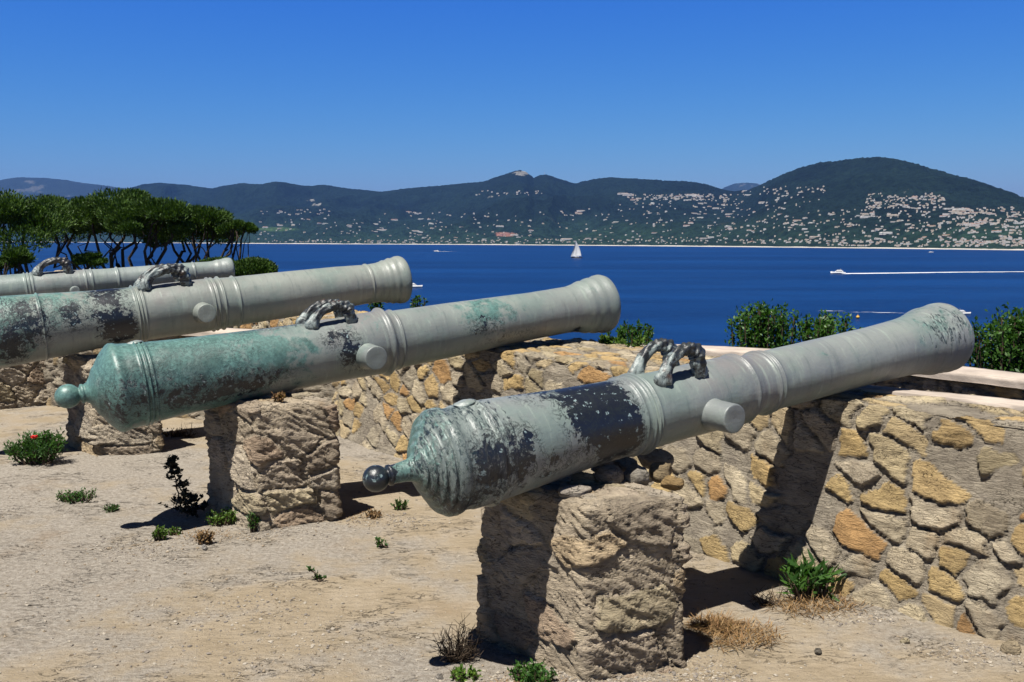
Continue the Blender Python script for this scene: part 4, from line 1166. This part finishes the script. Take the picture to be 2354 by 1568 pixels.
tree_px(545, 522, 75, 26, 53, 490, 7, 7000, 'small rightmost pine with one round isolated tuft')
tree_px(22, 600, 95, 46, 42, 20, 8, 9000, 'low bright green young pine at the left edge below the grove')
tree_px(205, 598, 62, 28, 53, 225, 9, 5000, 'small low pine clump among the grove trunks')

def bush(name, cx, cy, wpx, hpx, dist, n, seed, label, cat='shrub', matl='shrub', leaf=(.03, .05), base_z=None, group=None, spiky=.5, nst=14, wd=.45):
    rng = np.random.default_rng(seed); k = dist/F
    top = at_y(cx, cy-hpx/2, dist); cen = at_y(cx, cy, dist); rx = wpx*k/2; hz = hpx*k/2
    bz = cen[2]-hz if base_z is None else base_z
    root = thing(name, label, cat, (cen[0], cen[1], bz), group)
    zc = cen[2]-bz
    mb = MB(); C = []; D = []
    for i in range(nst):
        a = rng.uniform(0, 2*math.pi); r = rng.uniform(0, 1)**.6
        e = np.array([rx*r*math.cos(a), rx*.7*r*math.sin(a), zc+hz*rng.uniform(.1, 1.0)*(1-.45*r*r)])
        b_ = np.array([e[0]*.25, e[1]*.25, -.05]); s = np.linspace(0, 1, 8)[:, None]
        P = b_+(e-b_)*s; P += rng.normal(size=P.shape)*.02*(rx+hz)*np.sin(s*3.1)
        mb.tube(P, np.linspace(.011, .003, 8)*(1+zc*.4), 5)
        m = n//nst; s2 = rng.uniform(.45, 1.02, m)**.7
        idx = np.clip((s2*7).astype(int), 0, 6); f = s2*7-idx
        p = P[idx]*(1-f)[:, None]+P[np.minimum(idx+1, 7)]*f[:, None]
        sc = (rx+hz)*.16*(1.25-s2*spiky)
        p = p+rvec(rng, m)*sc[:, None]*rng.uniform(0, 1, m)[:, None]**.5
        C.append(p); D.append(rvec(rng, m)*.8+np.array([0, 0, .55]))
    C = np.concatenate(C); D = np.concatenate(D); D /= np.linalg.norm(D, axis=1)[:, None]
    keep = C[:, 2] > -.02; C, D = C[keep], D[keep]
    mb.build('stems', M['twig'], root, True)
    m2 = MB(); L = rng.uniform(leaf[0], leaf[1], len(C)); m2.leaves(C, L, L*wd, D, rvec(rng, len(C))); m2.build('foliage', M[matl], root)
    return root
gs = 'shrubs growing outside the parapet'
bush('shrub', 1758, 752, 155, 100, 7.9, 9000, 21, 'feathery green shrub behind the parapet, left of two beside the nearest barrel', base_z=-1.3, group=gs, nst=34)
bush('shrub', 1903, 760, 135, 80, 8.2, 7500, 22, 'rounder dark green shrub behind the parapet touching the nearest barrel', base_z=-1.3, group=gs, nst=34)
bush('shrub', 2330, 792, 210, 150, 6.6, 15000, 23, 'big dark green bush at the right edge behind the nearest cannon muzzle', base_z=-1.4, group=gs, nst=60)
bush('shrub', 1450, 768, 130, 50, 7.2, 3200, 24, 'loose flowering weeds above the parapet below the green cannon muzzle', base_z=.1, group=gs, leaf=(.02, .04), nst=22, spiky=.9)
bush('shrub', 1425, 786, 100, 16, 7.0, 1500, 25, 'low bright lime green leaves on the parapet top under the green cannon muzzle', matl='lime', leaf=(.03, .05), base_z=.45, group=gs, nst=16)
bush('shrub', 868, 702, 42, 34, 9.6, 700, 26, 'small green sprig under the pale cannon muzzle', base_z=.1, group=gs, nst=8)
bush('shrub', 962, 690, 36, 24, 9.8, 350, 27, 'tiny wispy sprig against the sea above the green cannon', base_z=.1, group=gs, nst=6, spiky=1)
bush('shrub', 1222, 790, 60, 8, 7.3, 400, 28, 'few flat leaves lying on the parapet top beside the green barrel', matl='lime', base_z=.7, group=gs, nst=8)
# clipped green mound beyond the farthest cannon muzzle
def mound(cx, cy, wpx, hpx, dist, label, seed, n):
    rng = np.random.default_rng(seed); k = dist/F; c_ = at_y(cx, cy, dist); rx, rz = wpx*k/2, hpx*k/2
    root = thing('hedge', label, 'hedge', (c_[0], c_[1], c_[2]-rz-1.5))
    th = np.linspace(0, math.pi*.62, 24); ph = np.arange(48)/48*2*math.pi; TH, PH = np.meshgrid(th, ph, indexing='ij')
    r = 1+.12*fbm(np.cos(PH)*2+5, np.sin(PH)*2, TH*2, seed=seed)
    sx = np.sign(np.sin(TH))*np.abs(np.sin(TH))**.7
    V = np.stack([rx*r*sx*np.cos(PH), rx*.8*r*sx*np.sin(PH), 1.5+rz*2*r*np.cos(TH)], -1)
    me = mesh_arrays('branch_mass', V*np.array([.93, .93, .97]), [grid_faces(24, 48, True)], M['bark']); link('branch_mass', me, root)
    ii = rng.integers(0, 23*48, n); P = V.reshape(-1, 3)[ii]+rng.normal(size=(n, 3))*rx*.05
    D = P/np.linalg.norm(P, axis=1)[:, None]*.6+rvec(rng, n)*.5+np.array([0, 0, .3]); D /= np.linalg.norm(D, axis=1)[:, None]
    mb = MB(); mb.leaves(P, rng.uniform(.08, .16, n), .06, D, rvec(rng, n)); mb.build('foliage', M['pine'], root)
mound(583, 614, 95, 22, 34, 'rounded green hedge mound beyond the farthest cannon muzzle', 71, 9000)
mound(500, 612, 90, 20, 36, 'low green hedge behind the farthest cannon barrel tip', 72, 7000)

# ------------------------------------------------------------------ weeds on the terrace
gw = 'weeds on the sandy terrace'
def gbush(px, py_base, wpx, hpx, n, seed, label, **k):
    p = at_z(px, py_base, 0); return bush('weed', px, py_base-hpx/2, wpx, hpx, p[1], n, seed, label, cat='weed', base_z=0.0, group=gw, **k)
wd1 = gbush(85, 1068, 140, 74, 2400, 41, 'bushy grey green poppy clump at the left edge of the terrace', matl='weed', leaf=(.02, .045), nst=40, wd=.3)
# poppies
for i, (px, py) in enumerate(((79, 1008),)):
    d0 = at_z(85, 1068, 0)[1]; q = at_y(px, py, d0-.17)-np.array(wd1.location)
    mb = MB(); mb.tube([(q[0]*.5, q[1]*.5, .05), (q[0], q[1], q[2])], .0015, 4); mb.build('flower_stem', M['twig'], wd1); mb = MB()
    rg = np.random.default_rng(i); s_ = (.026, .013)[i]
    for k in range(5):
        a = k*1.26; D = np.array([[math.cos(a), math.sin(a), .9]]); D /= np.linalg.norm(D)
        mb.leaves(np.array([q]), s_*1.3, s_*1.4, D, np.array([[-math.sin(a)*.3, math.cos(a)*.3, 1.]]))
    mb.build('poppy_flower', M['poppy'], wd1)
def tall_weed(px, py, hpx, seed, label, matl='darkweed', w_=.16, nb=26, leaf=.028):
    rng = np.random.default_rng(seed); p = at_z(px, py, 0); h = hpx*p[1]/F
    root = thing('weed', label, 'weed', tuple(p), gw); mb = MB(); m2 = MB(); C = []; D = []
    s = np.linspace(0, 1, 12)[:, None]; P = np.array([0, 0, 0])+np.array([-.05, 0, h])*s+rng.normal(size=(12, 3))*.004
    mb.tube(P, np.linspace(.006, .002, 12), 5)
    for i in range(nb):
        j = rng.integers(1, 12); a = rng.uniform(0, 6.28); L = w_*(1.15-j/12)*rng.uniform(.4, 1)
        e = P[j]+np.array([math.cos(a)*L, math.sin(a)*L*.6, L*.35]); mb.tube([P[j], (P[j]+e)/2+[0, 0, -.01], e], [.003, .002, .0015], 4)
        m = 9; f = rng.uniform(.2, 1.05, m)[:, None]; C.append(P[j]+(e-P[j])*f); D.append(rvec(rng, m)+[0, 0, .3])
    C = np.concatenate(C); D = np.concatenate(D); D /= np.linalg.norm(D, axis=1)[:, None]
    m2.leaves(C, rng.uniform(.6, 1.3, len(C))*leaf, leaf*.7, D, rvec(rng, len(C)))
    mb.build('stem', M['twig'], root); m2.build('foliage', M[matl], root); return root
tall_weed(418, 1180, 130, 51, 'tall dark spiny weed standing left of the second pier', nb=34, w_=.13)
tall_weed(455, 1190, 50, 52, 'low dark bushy weed at the foot of the second pier', nb=30, w_=.16)
tall_weed(738, 1340, 38, 53, 'tiny upright dark green sprout alone on the foreground sand', 'weed', .03, 16, .012)
tall_weed(888, 1262, 26, 54, 'tiny green seedling on sand between the first two piers', 'weed', .05, 12, .014)
for i, (px, py, w_, h_, n, mt, lb) in enumerate([
    (182, 1150, 115, 20, 500, 'weed', 'flat creeping green weed on sand at left'),
    (256, 1172, 55, 10, 160, 'weed', 'small flat green weed right of the creeping one'),
    (365, 1240, 40, 30, 300, 'lime', 'bright green leafy weed at the tip of the green cannon shadow'),
    (400, 1228, 34, 16, 160, 'lime', 'small bright green weed on the green cannon shadow edge'),
    (510, 1205, 80, 34, 520, 'lime', 'lime green leafy weed at the foot of the second pier'),
    (470, 1250, 50, 34, 260, 'straw', 'drying pinkish weed in front of the second pier'),
    (582, 1222, 34, 48, 260, 'weed', 'mauve green weed climbing the corner of the second pier'),
    (918, 1172, 34, 26, 160, 'weed', 'green tuft in the shadow between first and second pier'),
    (858, 1192, 40, 22, 160, 'straw', 'yellowish dry tuft right of the second pier'),
    (1068, 1562, 70, 24, 420, 'lime', 'short grass tuft on the bottom edge left of the nearest pier'),
    (1220, 1574, 110, 46, 800, 'weed', 'mixed green and dry grass patch at the foot of the nearest pier'),
    (1860, 1378, 130, 78, 300, 'weed', 'long leaved green plant at the foot of the wall in the cannon shadow'),
    (400, 1002, 60, 16, 200, 'straw', 'dry tuft on sand behind the green breech'),
    (640, 915, 26, 12, 120, 'straw', 'little dry tuft lying on top of the second pier')]):
    if 'on top' in lb:
        q = at_z(px, py, .72); bush('weed', px, py-h_/2, w_, h_, q[1], n, 80+i, lb, cat='weed', matl=mt, base_z=.70, group=gw, leaf=(.015, .03), nst=8); continue
    lf = (.05, .10) if 'long leaved' in lb else (.009, .022); n = n if 'long leaved' in lb else int(n*1.5)
    gbush(px, py, w_, h_, n, 80+i, lb, matl=mt, leaf=lf, nst=12 if w_ < 60 else 22, wd=.2 if 'long' in lb else .45)
# dry twigs bush left of nearest pier
def twig_bush(px, py, wpx, hpx, seed, label, n=60, matl='twig', th=.0022, spread=.9):
    rng = np.random.default_rng(seed); p = at_z(px, py, 0); k = p[1]/F; rx, hz = wpx*k/2, hpx*k
    mb = MB()
    for i in range(n):
        a = rng.uniform(0, 6.28); r = rng.uniform(0, 1)**.5; e = np.array([rx*r*math.cos(a), rx*.6*r*math.sin(a), hz*rng.uniform(.3, 1)*(1.1-.5*r)])
        s = np.linspace(0, 1, 6)[:, None]; b_ = e*np.array([.2, .2, 0])*rng.uniform(.3, 1); P = b_+(e-b_)*s**np.array([.8, .8, 1.1]); P = P+rng.normal(size=P.shape)*.006
        mb.tube(P, np.linspace(th, th*.4, 6), 4)
        for q_ in range(3):
            j = rng.integers(2, 6); mb.tube([P[j], P[j]+rng.normal(size=3)*.025+[0, 0, .02]], [th*.6, th*.3], 3)
    o = mb.build('dry_bush', M[matl], loc=tuple(p)); tag(o, label, 'dry bush', gw)
twig_bush(1050, 1520, 130, 100, 61, 'leafless dark dry bush left of the nearest pier', 80)
twig_bush(1760, 1392, 90, 40, 62, 'grey dry stalks in the shadow right of the nearest pier', 24)
twig_bush(432, 1004, 60, 26, 63, 'dry twiggy stubble on the edge of the shadow behind the green breech', 26)
# straw litter
def litter(areas, n, seed, name, label, matl, L=(.03, .10), th=.0016):
    rng = np.random.default_rng(seed); mb = MB()
    for (px, py, wx, wy) in areas:
        for i in range(n):
            r = math.sqrt(rng.random()); a = rng.uniform(0, 6.28)
            p = at_z(px+wx*r*math.cos(a), py+wy*r*math.sin(a), 0); D = np.array([rng.normal(), rng.normal(), abs(rng.normal())*.22]); D /= np.linalg.norm(D)
            l = rng.uniform(*L); p = p+np.array([0, 0, .004+.02*rng.random()*(1-r)])
            mb.leaves(p[None], l, th*2.4, D[None], np.array([[0.1, .2, 1.]]))
    o = mb.build(name, M[matl]); tag(o, label, name.replace('_', ' '), kind='stuff')
litter([(1880, 1395, 120, 22), (1700, 1465, 100, 30), (1640, 1440, 60, 16)], 620, 91, 'straw', 'dry brown straw and twigs scattered at the foot of the battery wall', 'straw')
litter([(850, 1188, 70, 12), (1210, 1575, 90, 16), (470, 1235, 60, 14)], 160, 92, 'dead_leaves', 'dry grass bits around the piers', 'straw', (.02, .05))
# pebbles (uncountable grit) and single stones
rng = np.random.default_rng(17); mb = MB()
ico = []
phi_ = (1+5**.5)/2
IV = np.array([(-1, phi_, 0), (1, phi_, 0), (-1, -phi_, 0), (1, -phi_, 0), (0, -1, phi_), (0, 1, phi_), (0, -1, -phi_), (0, 1, -phi_), (phi_, 0, -1), (phi_, 0, 1), (-phi_, 0, -1), (-phi_, 0, 1)])/1.9
IF = np.array([(0, 11, 5), (0, 5, 1), (0, 1, 7), (0, 7, 10), (0, 10, 11), (1, 5, 9), (5, 11, 4), (11, 10, 2), (10, 7, 6), (7, 1, 8), (3, 9, 4), (3, 4, 2), (3, 2, 6), (3, 6, 8), (3, 8, 9), (4, 9, 5), (2, 4, 11), (6, 2, 10), (8, 6, 7), (9, 8, 1)])
n = 12000
px = rng.uniform(-30, 2390, n); py = 950+620*rng.random(n)**.8
clus = [(1200, 1585, 150, 18), (1240, 1560, 90, 14), (1180, 1570, 120, 16), (1450, 1575, 150, 16), (1500, 1580, 140, 22), (1620, 1545, 90, 30), (330, 1260, 120, 20), (620, 1225, 140, 14), (860, 1200, 120, 12), (700, 1500, 300, 50), (1980, 1420, 150, 14), (2250, 1500, 120, 20), (560, 1400, 220, 40)]
for i in [j for j in range(n) if j % 3]:
    c_ = clus[rng.integers(0, len(clus))]; px[i] = c_[0]+rng.normal()*c_[2]*.6; py[i] = c_[1]+rng.normal()*c_[3]*.8
V = []; Fs = []; k = 0
PP = np.array([at_z(px[i], max(py[i], 930), 0) for i in range(n)])
DD = curve_dist(PP[:, 0], PP[:, 1], inner); GZ = ground_z(PP[:, 0], PP[:, 1])
for i in range(n):
    if py[i] < 930 or DD[i] > -.05: continue
    p = PP[i]
    s_ = .0022+.006*rng.random()**5
    R3 = IV*(1+.3*rng.normal(size=(12, 1)))*s_*np.array([1.2, 1, .6])
    a = rng.uniform(0, 6.28); ca, sa = math.cos(a), math.sin(a)
    R3 = np.stack([R3[:, 0]*ca-R3[:, 1]*sa, R3[:, 0]*sa+R3[:, 1]*ca, R3[:, 2]], 1)
    gz = GZ[i]
    mb.add(R3+np.array([p[0], p[1], gz+s_*.25]), IF, int(rng.integers(0, 3)))
pm = [simple('grit_tan', (.30, .24, .17), .9, .2, .2, 60), simple('grit_grey', (.24, .21, .18), .9, .2, .2, 60), simple('grit_pale', (.42, .37, .30), .9, .2, .2, 60)]
o = mb.build('gravel', pm); tag(o, 'loose grit and pebbles strewn over the sandy terrace', 'gravel', kind='stuff')
for i, (px_, py_, s_, col, lb) in enumerate([(2078, 1478, .022, (.62, .54, .38), 'small upright pale pebble on the sand below the right wall'),
     (1880, 1500, .018, (.25, .23, .2), 'dark little stone on sand in the lower right'), (2320, 1500, .05, (.5, .42, .3), 'loose tan stone at the foot of the wall near the right edge'),
     (470, 1262, .022, (.5, .48, .46), 'grey stone lying in the dry weed before the second pier'), (1010, 1560, .02, (.45, .42, .38), 'small grey stone at the bottom edge near the dry bush')]):
    p = at_z(px_, py_, 0); o = rock('stone', 700+i, (s_, s_*.8, s_*.8), col, None, (p[0], p[1], s_*.3), .7*i, n=12); tag(o, lb, 'stone')

# ------------------------------------------------------------------ light, sky, air
SUN = np.array([-.25, -.368, 1.0]); SUN /= np.linalg.norm(SUN)
el = math.asin(SUN[2]); az = math.atan2(SUN[0], SUN[1])
ld = bpy.data.lights.new('sun', 'SUN'); ld.energy = 5.0; ld.angle = math.radians(.53); ld.color = (1, .955, .88)
lo_ = bpy.data.objects.new('sun', ld); COL.objects.link(lo_)
lo_.rotation_euler = Vector(tuple(-SUN)).to_track_quat('-Z', 'Y').to_euler()
w_ = bpy.data.worlds.new('World'); scene.world = w_; w_.use_nodes = True
t = NT('', world=w_)
sky = t.n('ShaderNodeTexSky', sky_type='NISHITA'); sky.sun_disc = False; sky.sun_elevation = el; sky.sun_rotation = az
sky.altitude = 100; sky.air_density = 1.0; sky.dust_density = .3; sky.ozone_density = 3.5
sp_ = t.n('ShaderNodeSeparateColor'); t.i(sp_.inputs[0], sky.outputs[0])
cb_ = t.n('ShaderNodeCombineColor')
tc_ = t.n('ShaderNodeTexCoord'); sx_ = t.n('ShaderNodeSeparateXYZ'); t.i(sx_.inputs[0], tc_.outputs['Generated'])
zen = t.map(sx_.outputs['Z'], .24, .52, 1.0, .08)      # sky above the frame dimmed to cut fill light and deepen shadows
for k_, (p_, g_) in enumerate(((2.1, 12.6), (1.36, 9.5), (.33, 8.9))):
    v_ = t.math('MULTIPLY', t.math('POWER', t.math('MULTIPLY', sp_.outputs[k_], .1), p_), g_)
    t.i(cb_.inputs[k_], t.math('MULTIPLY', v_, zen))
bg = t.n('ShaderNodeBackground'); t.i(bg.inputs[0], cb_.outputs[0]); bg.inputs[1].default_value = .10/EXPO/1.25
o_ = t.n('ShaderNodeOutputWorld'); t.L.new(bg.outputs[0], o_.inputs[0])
# haze
if True:
    mb = MB(); mb.box((0, 9000, 560), (36000, 30000, 1210)); hz = mb.build('haze', [])
    hmat = bpy.data.materials.new('haze'); hmat.use_nodes = True; nt = hmat.node_tree; nt.nodes.clear()
    pv = nt.nodes.new('ShaderNodeVolumePrincipled'); pv.inputs['Color'].default_value = (.075, .19, .56, 1); pv.inputs['Density'].default_value = 3.3e-5; pv.inputs['Anisotropy'].default_value = .0
    oo = nt.nodes.new('ShaderNodeOutputMaterial'); nt.links.new(pv.outputs[0], oo.inputs['Volume']); hz.data.materials.append(hmat)
    tag(hz, 'thin blue air haze over the bay', 'haze', kind='stuff')

scene.view_settings.view_transform = 'Standard'; scene.view_settings.look = 'None'
scene.view_settings.exposure = math.log2(EXPO*1.25); scene.view_settings.gamma = 1.0
import time as _t
scene.render.engine = 'CYCLES'
